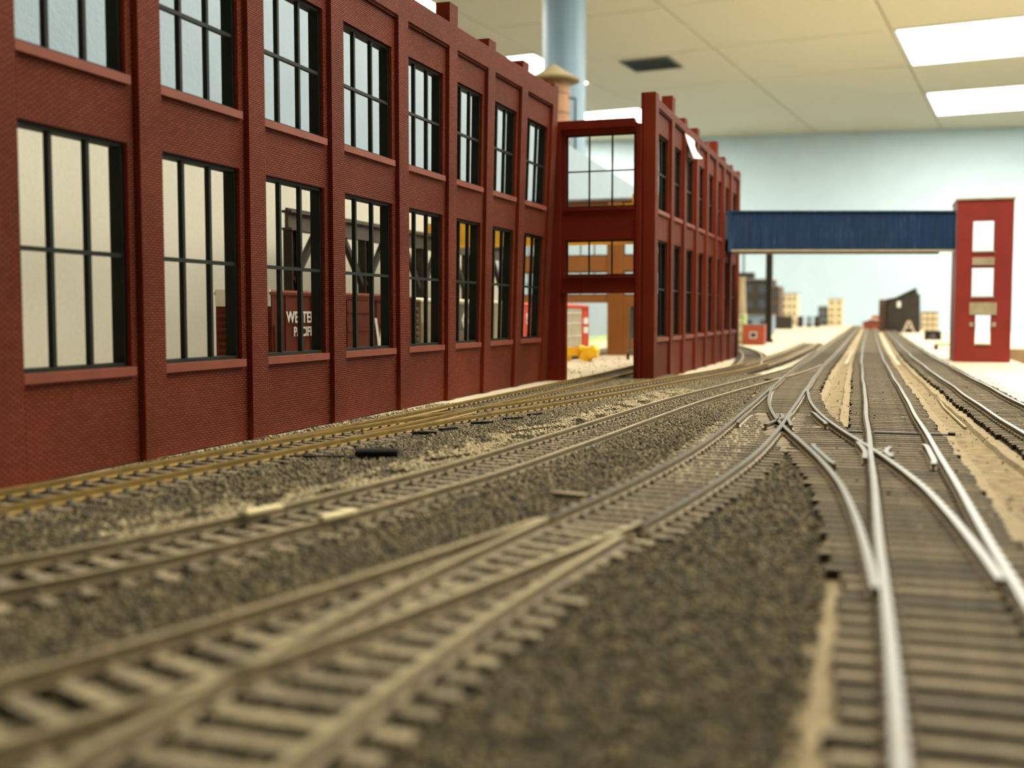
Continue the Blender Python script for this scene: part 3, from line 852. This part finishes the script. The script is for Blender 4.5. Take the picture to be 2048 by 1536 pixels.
part(g, 'sill', MB().box(gx(-1.938), gx(-1.472), -0.010, 0.03, 1.112, 1.13), 'brick_smooth')
part(g, 'sill', MB().box(gx(-1.938), gx(-1.472), -0.010, 0.03, 0.675, 0.69), 'brick_smooth')
window(g, gx(-1.932), gx(-1.475), 1.13, 1.60, 0.02, fw=0.010, mw=0.010, dep=0.014)
window(g, gx(-1.932), gx(-1.475), 0.69, 0.92, 0.02, fw=0.010, mw=0.010, dep=0.014, nrow=1)

# curled paper tag on the shorter facade
tg = MB()
rows_ = [((0.0, 0.0, 0.0), (0.0, 0.44, 0.012)), ((0.012, 0.05, -0.06), (0.008, 0.40, -0.04)), ((0.032, 0.05, -0.11), (0.030, 0.36, -0.085)), ((0.055, 0.02, -0.155), (0.062, 0.32, -0.125)), ((0.070, -0.01, -0.185), (0.088, 0.29, -0.150))]
vs, fs = [], []
for p_, q_ in rows_:
    for th_ in (0, 0.003):
        vs += [(p_[0] + th_, p_[1], p_[2]), (q_[0] + th_, q_[1], q_[2])]
for k in range(len(rows_) - 1):
    b_ = k * 4
    fs += [(b_, b_ + 1, b_ + 5, b_ + 4), (b_ + 2, b_ + 6, b_ + 7, b_ + 3), (b_, b_ + 4, b_ + 6, b_ + 2), (b_ + 1, b_ + 3, b_ + 7, b_ + 5)]
fs += [(0, 2, 3, 1), (16, 17, 19, 18)]
tg.add(vs, fs)
solo('paper_tag', tg, 'tape', 'curled strip of pale tape stuck high on the shorter brick facade', 'tape', (-1.338, 8.10, 1.755))

# ------------------------------------------------------------------ red tower and blue bridge
t = thing('stair_tower', 'tall red tower with three openings in a column carrying the blue bridge', 'tower', (0.94, 10.9, 0.0))
fm = MB()
fx0, fx1, d0, d1 = -0.238, 0.238, 0.0, 0.045
holes = [(-0.10, 0.078, 1.01, 1.285), (-0.10, 0.085, 0.60, 0.86), (-0.062, 0.07, 0.17, 0.43)]
zs = [0.0]
for h in sorted(holes, key=lambda h: h[2]):
    fm.box(fx0, fx1, d0, d1, zs[-1], h[2])
    fm.box(fx0, h[0], d0, d1, h[2], h[3]).box(h[1], fx1, d0, d1, h[2], h[3])
    zs.append(h[3])
fm.box(fx0, fx1, d0, d1, zs[-1], 1.475)
part(t, 'front_wall', fm, 'tower_red')
part(t, 'side_wall', MB().box(fx0, fx0 + 0.045, d1, 0.62, 0, 1.475), 'tower_red')
part(t, 'side_wall', MB().box(fx1 - 0.045, fx1, d1, 0.62, 0, 1.475), 'tower_red')
part(t, 'coping', MB().box(fx0 - 0.008, fx1 + 0.008, -0.008, 0.63, 1.475, 1.492), 'tan_trim')
for (a, b, z0, z1) in ((-0.10, 0.085, 0.885, 0.955), (-0.115, 0.115, 0.432, 0.545)):
    part(t, 'lintel', MB().box(a, b, -0.008, 0.02, z0, z1), 'tan_trim')
for (a, b, z0) in ((-0.105, 0.085, 1.0), (-0.105, 0.09, 0.588), (-0.068, 0.075, 0.155)):
    part(t, 'sill', MB().box(a, b, -0.008, 0.045, z0, z0 + 0.014), 'tan_trim')
for a in (-0.112, 0.078):
    part(t, 'quoin', MB().box(a, a + 0.035, -0.005, 0.02, 0.325, 0.365), 'tan_trim')

bx0, by0, bx1, by1 = -1.285, 10.28, 0.695, 10.93
bl = math.hypot(bx1 - bx0, by1 - by0)
ba = math.atan2(by1 - by0, bx1 - bx0)
br = thing('conveyor_bridge', 'dark blue ribbed bridge spanning the tracks from brick facade to red tower', 'bridge', (bx0, by0, 1.02), ba)
part(br, 'core', MB().box(0.0, bl, 0.006, 0.42, 0.012, 0.352), 'bridge_blue')
rm = MB()
k = 0
x = 0.006
while x < bl - 0.02:
    rm.box(x, x + 0.011, -0.001, 0.006, 0.014, 0.348)
    x += 0.0205
part(br, 'ribs', rm, 'bridge_blue', kind='stuff')
part(br, 'roof', MB().box(-0.008, bl, -0.012, 0.44, 0.352, 0.366), 'bridge_blue')
part(br, 'floor_beam', MB().box(0.0, bl, -0.004, 0.03, -0.008, 0.012), 'tan_trim')
part(br, 'floor_beam', MB().box(0.0, bl, 0.39, 0.42, -0.008, 0.012), 'tan_trim')
part(br, 'end_post', MB().box(-0.006, 0.02, -0.014, 0.43, -0.008, 0.352), 'bridge_blue')

# ------------------------------------------------------------------ cream board and blue backdrop
solo('cream_board', MB().box(-0.03, 0.0, 0, 11.6, 0, 1.52), 'cream_board', 'cream hardboard panel standing behind the freight cars', 'board', (-3.40, -1.7, 0.0))
bd = thing('sky_backdrop', 'tall pale blue backdrop board behind the cream panel and factory', 'backdrop', (-3.80, -2.0, 0.0), 0.030)
part(bd, 'board', MB().box(-0.05, 0.0, 0, 31, 0, 2.93), 'backdrop_blue')
part(bd, 'base_strip', MB().box(0.0, 0.06, 0, 31, 0, 0.07), 'green_paint')
sh = thing('rear_shelf', 'raised shelf behind the blue backdrop carrying the wooden water tank', 'shelf', (-5.5, 17.5, 0.0))
part(sh, 'shelf_board', MB().box(-0.75, 0.84, -3.5, 3.0, 2.80, 2.86), 'fascia')
for y in (-3.3, 2.7):
    part(sh, 'leg', MB().box(-0.7, -0.55, y, y + 0.15, 0, 2.80), 'fascia')
    part(sh, 'leg', MB().box(0.6, 0.75, y, y + 0.15, 0, 2.80), 'fascia')

# water tank
wt = thing('water_tank', 'round wooden water tank with a conical tan roof behind the gateway', 'water tank', (-4.93, 17.1, 2.86))
tk = MB(); tk.lathe([(0.265, 0.20), (0.265, 1.33)], 0, 0, 28)
part(wt, 'tank', tk, 'tank_wood')
part(wt, 'roof', MB().lathe([(0.42, 1.27), (0.425, 1.295), (0.30, 1.37), (0.02, 1.54)], 0, 0, 32), 'tank_roof')
part(wt, 'finial', MB().lathe([(0.012, 1.53), (0.02, 1.555), (0.012, 1.58), (0.003, 1.60)], 0, 0, 12), 'tank_roof')
for z in (0.3, 0.5, 0.75, 1.05):
    part(wt, 'hoop', MB().lathe([(0.269, z), (0.269, z + 0.012)], 0, 0, 28), 'steel_dark')
part(wt, 'platform', MB().box(-0.29, 0.29, -0.29, 0.29, 0.165, 0.20), 'tank_wood')
lm_ = MB().box(-0.03, 0.03, -0.03, 0.03, 0, 0.165).mesh('leg', ['tank_wood'])
for a in (-0.2, 0.2):
    for b in (-0.2, 0.2):
        link('leg', lm_, wt, (a, b, 0))
part(wt, 'standpipe', MB().cyl((0.37, -0.02, 0.0), (0.37, -0.02, 0.98), 0.016, 10).cyl((0.37, -0.02, 0.98), (0.25, -0.02, 1.0), 0.016, 10), 'steel_dark')

# ------------------------------------------------------------------ craneway and crane
cw = thing('craneway', 'dark steel craneway with braced posts standing behind the freight cars', 'craneway', (-3.16, 5.54, 0.0))
gm = MB()
gm.box(-0.012, 0.012, 0, 4.3, 0.925, 1.015).box(-0.032, 0.032, 0, 4.3, 1.012, 1.026).box(-0.032, 0.032, 0, 4.3, 0.914, 0.928)
part(cw, 'girder', gm, 'girder_grey')
for k in range(5):
    y = 0.04 + 0.945 * k
    part(cw, 'post', MB().box(-0.008, 0.008, y - 0.028, y + 0.028, 0, 0.914).box(-0.028, 0.028, y - 0.032, y - 0.026, 0, 0.914).box(-0.028, 0.028, y + 0.026, y + 0.032, 0, 0.914), 'steel_dark')
    for s_ in (-1, 1):
        if y + 0.30 * s_ < 0 or y + 0.3 * s_ > 4.3:
            continue
        part(cw, 'brace', MB().bar((0, y + s_ * 0.02, 0.62), (0, y + s_ * 0.30, 0.916), 0.035), 'steel_dark')
part(cw, 'crane_rail', MB().box(-0.008, 0.008, 0, 4.3, 1.026, 1.038), 'steel_dark')
cw2 = thing('craneway', 'dark steel craneway hidden close behind the shorter brick facade', 'craneway', (-1.465, 7.20, 0.0))
gm = MB()
gm.box(-0.008, 0.008, 0, 3.9, 0.925, 1.015).box(-0.016, 0.016, 0, 3.9, 1.012, 1.026).box(-0.016, 0.016, 0, 3.9, 0.914, 0.928)
part(cw2, 'girder', gm, 'girder_grey')
for k in range(5):
    part(cw2, 'post', MB().box(-0.012, 0.012, 0.35 + 0.8 * k, 0.40 + 0.8 * k, 0, 0.914), 'steel_dark')
part(cw2, 'crane_rail', MB().box(-0.008, 0.008, 0, 3.9, 1.026, 1.038), 'steel_dark')
cy0 = 7.86
cr = thing('overhead_crane', 'bright yellow overhead crane bridging the inside of the factory', 'crane', (-2.3, cy0, 1.038))
bp = [(-0.90, 0.02), (-0.80, 0.02), (-0.76, -0.085), (0.76, -0.085), (0.80, 0.02), (0.87, 0.02), (0.87, 0.11), (0.80, 0.14), (-0.76, 0.14), (-0.86, 0.10), (-0.90, 0.08)]
part(cr, 'girder', MB().prism(bp, 'y', -0.10, -0.06), 'crane_yellow')
part(cr, 'girder', MB().prism(bp, 'y', 0.12, 0.16), 'crane_yellow')
for a in (-0.86, 0.835):
    part(cr, 'end_truck', MB().box(a - 0.03, a + 0.03, -0.20, 0.26, 0.0, 0.075), 'crane_yellow')
tr_ = part(cr, 'trolley', MB().box(0.60, 0.84, -0.13, 0.19, 0.14, 0.19).box(0.645, 0.82, -0.08, 0.14, 0.19, 0.255), 'crane_yellow')
part(tr_, 'hoist_drum', MB().cyl((0.665, 0.03, 0.195), (0.83, 0.03, 0.195), 0.03, 14), 'steel_dark')

# ------------------------------------------------------------------ freight cars
def wheelset(parent, y, hw=0.083):
    wm = MB()
    for s_ in (-1, 1):
        wm.cyl((s_ * hw - 0.012, y, 0.0715), (s_ * hw + 0.012, y, 0.0715), 0.0345, 16)
    wm.cyl((-0.11, y, 0.0715), (0.11, y, 0.0715), 0.008, 8)
    return part(parent, 'wheelset', wm, 'black_plastic')
def truck(parent, y):
    tm = MB()
    for s_ in (-1, 1):
        tm.prism([(y - 0.12, 0.06), (y - 0.09, 0.095), (y - 0.03, 0.10), (y + 0.03, 0.10), (y + 0.09, 0.095), (y + 0.12, 0.06), (y + 0.05, 0.055), (y, 0.045), (y - 0.05, 0.055)], 'x', s_ * 0.112 - 0.008, s_ * 0.112 + 0.008)
    tm.box(-0.11, 0.11, y - 0.02, y + 0.02, 0.07, 0.11)
    tk_ = part(parent, 'truck', tm, 'black_plastic')
    for d in (-0.075, 0.075):
        wheelset(tk_, y + d)
def boxcar(label, cx, y0, y1, top, bodym, doorm, roofm, door, half=0.15, ribs=14, end_white=False, door_bars=0):
    t = thing('boxcar', label, 'freight car', (cx, y0, 0.0))
    L = y1 - y0
    zb = 0.125
    part(t, 'body', MB().box(-half, half, 0.02, L - 0.02, zb, top - 0.03), bodym)
    part(t, 'roof', MB().prism([(-half - 0.006, top - 0.03), (half + 0.006, top - 0.03), (half + 0.006, top - 0.016), (0, top), (-half - 0.006, top - 0.016)], 'y', 0.012, L - 0.012), roofm)
    part(t, 'side_sill', MB().box(-half - 0.005, half + 0.005, 0.03, L - 0.03, zb - 0.022, zb), bodym)
    po = MB().box(-0.005, 0.005, -0.008, 0.008, zb, top - 0.03).mesh('side_post', [bodym])
    for k in range(ribs):
        y = 0.03 + (L - 0.06) * k / (ribs - 1)
        if door[0] - 0.03 < y < door[1] + 0.03:
            continue
        for s_ in (-1, 1):
            link('side_post', po, t, (s_ * half, y, 0))
    dm = part(t, 'door', MB().box(half + 0.001, half + 0.009, door[0], door[1], zb, top - 0.045), doorm)
    for z in (zb + 0.10, zb + 0.22, zb + 0.32)[:3]:
        part(dm, 'door_bar', MB().box(half + 0.009, half + 0.013, door[0] + 0.005, door[1] - 0.005, z, z + 0.008), doorm if not door_bars else 'car_white')
    part(dm, 'door_track', MB().box(half + 0.001, half + 0.012, door[0] - 0.02, min(L - 0.05, door[1] + 0.28), top - 0.042, top - 0.034), bodym)
    em = MB()
    ztop = top - 0.10 if end_white else top - 0.05
    nr = 9
    for k in range(nr):
        z = zb + 0.02 + (ztop - zb - 0.03) * k / nr
        hgt = (ztop - zb) / nr
        em.prism([(0.02, z), (0.006, z + hgt * 0.25), (0.006, z + hgt * 0.55), (0.02, z + hgt * 0.8)], 'x', -half + 0.012, half - 0.012)
    part(t, 'end_ribs', em, bodym)
    if end_white:
        part(t, 'end_fascia', MB().box(-half, half, 0.010, 0.022, top - 0.085, top - 0.004), 'car_white', label='white panel at the top of the car end')
    ld = MB()
    for s_ in (-0.02, 0.02):
        ld.box(half * 0.35 + s_ - 0.003, half * 0.35 + s_ + 0.003, -0.004, 0.003, zb, zb + 0.17)
    for k in range(5):
        ld.box(half * 0.35 - 0.02, half * 0.35 + 0.02, -0.004, 0.002, zb + 0.02 + 0.035 * k, zb + 0.024 + 0.035 * k)
    part(t, 'ladder', ld, bodym)
    sl_ = MB()
    for ya in (0.04, 0.12):
        sl_.box(half + 0.006, half + 0.011, ya - 0.003, ya + 0.003, zb - 0.01, zb + 0.26)
    for k in range(7):
        sl_.box(half + 0.007, half + 0.011, 0.04, 0.12, zb + 0.015 + 0.036 * k, zb + 0.019 + 0.036 * k)
    part(t, 'side_ladder', sl_, bodym)
    part(t, 'coupler', MB().box(-0.015, 0.015, -0.03, 0.03, 0.10, 0.125).box(-0.022, 0.022, -0.05, -0.03, 0.095, 0.13), 'black_plastic')
    truck(t, 0.24); truck(t, L - 0.24)
    return t
CX = -2.9
b1 = boxcar('brown boxcar with white Western lettering and a white-topped end', CX, 4.64, 6.39, 0.562, 'boxcar_brown', 'boxcar_brown', 'boxcar_brown', (0.81, 1.13), end_white=True)
b1['label'] = 'brown boxcar with big white lettering and a white-topped end'
RX = (math.pi / 2, 0, math.pi / 2)
xs_ = 0.1575
text(b1, 'WESTERN', 0.078, (xs_, 0.155, 0.398), RX, 'lettering', xscale=1.0)
text(b1, 'PACIFIC', 0.066, (xs_, 0.225, 0.330), RX, 'lettering', xscale=0.98)
text(b1, 'W   P', 0.046, (xs_, 0.155, 0.222), RX, 'lettering')
text(b1, '37  39', 0.046, (xs_, 0.150, 0.172), RX, 'lettering')
text(b1, 'W', 0.30, (xs_, 1.165, 0.205), RX, 'lettering', xscale=0.72)
text(b1, '60', 0.03, (xs_, 0.43, 0.21), RX, 'lettering')
text(b1, 'WP 3739', 0.022, (0.0, 0.009, 0.538), (math.pi / 2, 0, 0), 'ink')
b2 = boxcar('weathered tan boxcar with a dark door, coupled behind the lettered brown boxcar', CX, 6.47, 8.40, 0.548, 'boxcar_tan', 'boxcar_dark', 'car_roof_pale', (0.62, 0.98), ribs=18)
dm_ = MB()
cy_, cz_ = 0.80, 0.39
for a, b in (((0, 0.07), (0.055, 0)), ((0.055, 0), (0, -0.07)), ((0, -0.07), (-0.055, 0)), ((-0.055, 0), (0, 0.07))):
    dm_.bar((0.161, cy_ + a[0], cz_ + a[1]), (0.161, cy_ + b[0], cz_ + b[1]), 0.006, 0.014)
dm_.box(0.159, 0.163, cy_ - 0.03, cy_ + 0.03, cz_ - 0.008, cz_ + 0.008)
part(b2, 'door_emblem', dm_, 'lettering', label='white diamond emblem')
text(b2, 'S', 0.11, (0.1575, 1.28, 0.30), RX, 'lettering')
part(b2, 'reporting_marks', MB().box(0.156, 0.1575, 1.24, 1.30, 0.17, 0.20).box(0.156, 0.1575, 1.33, 1.40, 0.17, 0.20), 'lettering')
b3 = boxcar('bright red boxcar with a grey door beyond the tan boxcar', CX, 8.50, 10.86, 0.538, 'boxcar_red', 'door_grey', 'boxcar_red', (1.42, 2.03), ribs=12, door_bars=1)
text(b3, 'S', 0.12, (0.1575, 0.22, 0.36), RX, 'lettering')
part(b3, 'reporting_marks', MB().box(0.156, 0.1575, 2.13, 2.30, 0.34, 0.40).box(0.156, 0.1575, 2.13, 2.30, 0.25, 0.31), 'lettering')

# covered hopper on the gateway spur
hp = thing('covered_hopper', 'grey covered hopper car seen at the edge of the gateway doorway', 'freight car', (-1.699, 8.62, 0.0))
prof = [(-0.165, 0.30), (-0.172, 0.36), (-0.165, 0.44), (-0.13, 0.51), (-0.06, 0.545), (0.06, 0.545), (0.13, 0.51), (0.165, 0.44), (0.172, 0.36), (0.165, 0.30), (0.12, 0.19), (-0.12, 0.19)]
hm = MB()
hm.prism(prof, 'y', 0.07, 1.55)
part(hp, 'body', hm, 'hopper_grey')
part(hp, 'end_slope', MB().add([(-0.15, 0.14, 0.42), (0.15, 0.14, 0.42), (0.15, 0.02, 0.50), (-0.15, 0.02, 0.50), (-0.12, 0.14, 0.2), (0.12, 0.14, 0.2)], [(0, 1, 2, 3), (0, 4, 5, 1), (3, 2, 1, 0)]), 'hopper_grey')
part(hp, 'platform', MB().box(-0.17, 0.17, -0.02, 0.16, 0.125, 0.150), 'hopper_grey')
for s_ in (-1, 1):
    part(hp, 'corner_post', MB().box(s_ * 0.15 - 0.008, s_ * 0.15 + 0.008, 0.0, 0.016, 0.15, 0.50), 'hopper_grey')
part(hp, 'stirrup_step', MB().box(-0.172, -0.158, 0.0, 0.03, 0.075, 0.125), 'steel_dark')
part(hp, 'walkway', MB().box(-0.05, 0.05, 0.0, 1.65, 0.545, 0.553), 'steel_dark')
part(hp, 'coupler', MB().box(-0.015, 0.015, -0.06, 0.0, 0.10, 0.125).box(-0.022, 0.022, -0.08, -0.06, 0.095, 0.13), 'black_plastic')
truck(hp, 0.22); truck(hp, 1.45)

# yellow crane part lying on the table
yp = thing('crane_part', 'bright yellow plastic crane part lying on the table inside the gateway', 'crane part', (-2.58, 9.9, 0.0))
part(yp, 'beam', MB().prism([(-0.16, 0.05), (0.02, 0.055), (0.06, 0.035), (0.06, 0.13), (-0.16, 0.125)], 'y', -0.045, 0.045), 'plastic_yellow')
part(yp, 'head', MB().prism([(0.0, 0.03), (0.05, 0.0), (0.09, 0.0), (0.105, 0.03), (0.16, 0.04), (0.168, 0.11), (0.14, 0.15), (0.115, 0.155), (0.09, 0.13), (0.02, 0.14), (0.0, 0.15), (-0.015, 0.13)], 'y', -0.07, 0.05), 'plastic_yellow')
part(yp, 'drum', MB().cyl((0.115, -0.09, 0.09), (0.115, 0.07, 0.09), 0.045, 16), 'plastic_yellow')
part(yp, 'foot', MB().box(-0.16, -0.11, -0.06, 0.06, 0.0, 0.06), 'plastic_yellow')
part(yp, 'pin', MB().cyl((0.01, -0.1, 0.12), (0.01, 0.08, 0.12), 0.018, 12), 'plastic_yellow')

# ------------------------------------------------------------------ unpainted orange wall behind
ow = thing('orange_wall', 'unpainted orange-brown plastic factory wall with windows and a tall doorway', 'building wall', (-3.0, 11.5, 0.0))
def ox(x):
    return x + 3.0
PIL = [(-3.89, -3.75), (-3.32, -3.17), (-2.71, -2.545), (-2.09, -1.95)]
for a, b in PIL:
    pm = MB().box(ox(a), ox(b), 0.0, 0.07, 0, 1.64)
    for k in range(4):
        xx = ox(a) + 0.012 + k * (b - a - 0.024) / 4
        pm.box(xx, xx + 0.012, -0.006, 0.0, 0, 1.60)
    part(ow, 'pilaster', pm, 'orange_plastic')
for k in range(3):
    a, b = PIL[k][1], PIL[k + 1][0]
    pm = MB()
    zs = [(0.56, 0.64), (0.895, 1.06), (1.56, 1.64)]
    if k != 1:
        zs[0] = (0.0, 0.64)
    for z0, z1 in zs:
        pm.box(ox(a), ox(b), 0.02, 0.06, z0, z1)
    part(ow, 'wall_panel', pm, 'orange_plastic')
    window(ow, ox(a), ox(b), 0.64, 0.895, 0.03, fw=0.014, mw=0.012, dep=0.02, mx='girder_grey')
    window(ow, ox(a), ox(b), 1.06, 1.56, 0.03, fw=0.014, mw=0.012, dep=0.02, mx='girder_grey')
part(ow, 'coping', MB().box(ox(-3.90), ox(-1.94), -0.01, 0.08, 1.64, 1.665), 'roof_grey')

# ------------------------------------------------------------------ far scenery
def block(name, label, cat, x0, x1, y0, y1, h, wm, rm='roof_grey', rows=0, cols=0, ww=0.6, wh=0.55, pane='pane', z0=0.0, roof=True, frame=None):
    t = thing(name, label, cat, ((x0 + x1) / 2, y0, z0))
    W = (x1 - x0) / 2
    D = y1 - y0
    part(t, 'wall', MB().box(-W, W, 0, D, 0, h), wm)
    if roof:
        part(t, 'roof', MB().box(-W - 0.02 * W, W + 0.02 * W, -0.02 * D, D * 1.02, h, h + 0.03 * max(h, 0.3)), rm)
    for r in range(rows):
        for c_ in range(cols):
            cx = -W + 2 * W * (c_ + 0.5) / cols
            cz = h * (r + 0.6) / (rows + 0.2)
            a, b = W / cols * ww, h / (rows + 0.2) * wh / 2
            part(t, 'window', MB().box(cx - a, cx + a, -0.012, 0.0, cz - b, cz + b), pane)
            if frame:
                part(t, 'window_frame', MB().box(cx - a * 1.25, cx + a * 1.25, -0.008, 0.0, cz - b * 1.3, cz + b * 1.3), frame)
    return t
pl = thing('trestle_post', 'tall dark trestle post standing beyond the blue bridge', 'post', (-1.55, 17.4, 0.0))
for a in (-0.036, 0.036):
    part(pl, 'upright', MB().box(a - 0.012, a + 0.012, -0.06, 0.06, 0, 1.62), 'steel_dark')
part(pl, 'web', MB().box(-0.026, 0.026, -0.012, 0.012, 0, 1.62), 'steel_dark')
part(pl, 'foot', MB().box(-0.07, 0.07, -0.08, 0.08, 0, 0.05), 'steel_dark')
part(pl, 'cap', MB().box(-0.08, 0.08, -0.08, 0.08, 1.62, 1.66), 'steel_dark')
rs = block('trackside_shed', 'small red trackside shed with one white-framed window', 'shed', -1.775, -1.475, 15.9, 16.2, 0.285, 'shed_red', rows=1, cols=1, ww=0.26, wh=0.3, frame='car_white')
gb = block('green_shed', 'narrow pale green shed between the brick facade and the red shed', 'shed', -2.06, -1.80, 16.3, 16.7, 0.42, 'green_paint', rm='bldg_cream', rows=3, cols=1, ww=0.8, wh=0.4, pane='bldg_cream')
db = block('far_factory', 'large dark brown factory block in the distance behind the dark post', 'building', -4.62, -3.14, 36.0, 38, 1.52, 'bldg_dark', rm='roof_grey', rows=3, cols=3, pane='pane')
block('far_factory_wing', 'tan factory wing on the right of the dark distant factory', 'building', -3.14, -2.90, 36.2, 38, 1.30, 'bldg_brown', rows=3, cols=1)
st = thing('smokestack', 'tapered tan smokestack beside the brick facade in the distance', 'smokestack', (-2.55, 22.5, 0.0))
part(st, 'shaft', MB().lathe([(0.13, 0), (0.075, 1.15)], 0, 0, 18), 'bldg_tan')
part(st, 'cap', MB().lathe([(0.085, 1.12), (0.09, 1.18), (0.07, 1.18)], 0, 0, 18), 'bldg_tan')
ms = thing('derrick_mast', 'thin dark mast rising from the roof of the distant dark factory', 'mast', (-4.07, 36.5, 1.56))
part(ms, 'mast', MB().cyl((0, 0, 0), (0, 0, 1.0), 0.03, 10), 'steel_dark')
part(ms, 'foot', MB().box(-0.35, 0.35, -0.2, 0.2, 0, 0.22), 'bldg_dark')
block('far_apartment', 'pale cream block right of the dark distant factory', 'building', -3.15, -2.62, 40.5, 42, 1.15, 'bldg_cream', rows=4, cols=3, pane='bldg_tan')
block('blue_workshop', 'low grey-blue workshop behind the red trackside shed', 'building', -2.95, -2.12, 24.0, 25.5, 0.42, 'bldg_blue', rows=1, cols=3, ww=0.4, wh=0.6)
block('far_wagon', 'dark freight wagon standing far off beyond the dark post', 'freight car', -2.82, -2.28, 33.0, 33.4, 0.36, 'wagon_dark', rm='wagon_dark', z0=0.12, rows=0).location.z = 0.0
block('far_warehouse', 'pale cream warehouse block far down the tracks', 'building', -1.62, -1.10, 42.0, 43, 0.98, 'bldg_cream', rows=4, cols=2, pane='bldg_tan')
block('far_office', 'hazy blue-grey office block beside the pale far warehouse', 'building', -2.0, -1.62, 42.6, 43.4, 0.72, 'bldg_blue', rows=3, cols=2)
for k, (x, m_, lb) in enumerate(((-2.42, 'wagon_dark', 'small dark truck in the far yard, left one'), (-2.12, 'bldg_blue', 'small pale blue truck in the far yard'), (-1.86, 'wagon_dark', 'small dark truck in the far yard, right one'))):
    t = thing('far_truck', lb, 'truck', (x, 39.0, 0.0), group='trucks in the far yard')
    part(t, 'box', MB().box(-0.09, 0.09, 0, 0.4, 0.08, 0.36), m_)
    part(t, 'cab', MB().prism([(0.0, 0.08), (-0.16, 0.08), (-0.16, 0.17), (-0.10, 0.27), (0.0, 0.27)], 'x', -0.085, 0.085), m_)
    for y in (-0.08, 0.3):
        part(t, 'axle', MB().cyl((-0.09, y, 0.05), (0.09, y, 0.05), 0.05, 12), 'black_plastic')
# dark coal tipple right of the main line
ct = thing('coal_tipple', 'dark timber coal tipple with a slanting roof beside the far tracks', 'building', (0.68, 27.8, 0.0))
part(ct, 'body', MB().prism([(-0.36, 0.0), (0.36, 0.0), (0.34, 0.90), (0.29, 0.92), (0.25, 1.04), (-0.22, 0.80), (-0.36, 0.79)], 'y', 0, 0.7), 'bldg_dark')
part(ct, 'roof', MB().prism([(-0.40, 0.77), (-0.22, 0.80), (0.27, 1.055), (0.27, 1.08), (-0.23, 0.83), (-0.40, 0.80)], 'y', -0.05, 0.75), 'bldg_dark')
part(ct, 'annex', MB().box(-0.58, -0.36, 0.25, 0.7, 0, 0.79), 'bldg_brown')
part(ct, 'window', MB().box(-0.17, -0.09, -0.01, 0.0, 0.60, 0.74), 'car_white')
cz = thing('stepped_red_shed', 'low stepped red shed left of the dark coal tipple', 'shed', (-0.02, 32.0, 0.0))
part(cz, 'wall', MB().box(-0.27, 0.30, 0, 0.8, 0, 0.24), 'shed_red')
part(cz, 'upper_wall', MB().box(-0.05, 0.32, 0.1, 0.8, 0.24, 0.40), 'shed_red')
part(cz, 'roof', MB().prism([(-0.33, 0.16), (0.05, 0.30), (0.05, 0.33), (-0.33, 0.19)], 'y', -0.05, 0.1), 'bldg_dark')
part(cz, 'awning', MB().prism([(-0.12, 0.30), (0.30, 0.22), (0.30, 0.25), (-0.12, 0.36)], 'y', -0.08, 0.1), 'timber_pale')
af = thing('a_frame', 'small pale A-shaped frame standing in front of the coal tipple', 'frame', (0.72, 25.6, 0.0))
for s_ in (-1, 1):
    part(af, 'leg', MB().bar((s_ * 0.13, 0, 0), (0.012 * s_, 0, 0.29), 0.035), 'timber_pale')
part(af, 'crossbar', MB().bar((-0.06, 0, 0.15), (0.06, 0, 0.15), 0.025), 'timber_pale')
block('far_mill', 'tan mill with small windows right of the dark coal tipple', 'building', 1.32, 1.76, 34.2, 35.2, 0.74, 'bldg_tan', rows=4, cols=3, pane='bldg_cream', z0=-0.25)
bn = thing('coal_bin', 'low dark bin on the table edge left of the red tower', 'bin', (0.96, 19.9, 0.0))
part(bn, 'back_wall', MB().box(-0.14, 0.12, 0.28, 0.31, 0, 0.15), 'bldg_dark')
part(bn, 'side_wall', MB().box(-0.14, -0.11, 0, 0.28, 0, 0.12), 'bldg_dark')
part(bn, 'side_wall', MB().box(0.09, 0.12, 0, 0.28, 0, 0.15), 'bldg_dark')
part(bn, 'coal_heap', MB().lathe([(0.10, 0), (0.06, 0.06), (0.02, 0.10)], -0.01, 0.14, 14), 'wagon_dark')
pf = thing('loading_platform', 'low green-grey loading platform behind the red tower', 'platform', (0.88, 14.6, 0.0))
part(pf, 'deck', MB().box(-0.16, 0.26, 0, 0.25, 0.05, 0.075), 'green_paint')
part(pf, 'edge_post', MB().box(-0.16, -0.12, 0, 0.25, 0, 0.05), 'bldg_brown')
part(pf, 'edge_post', MB().box(0.22, 0.26, 0, 0.25, 0, 0.05), 'bldg_brown')
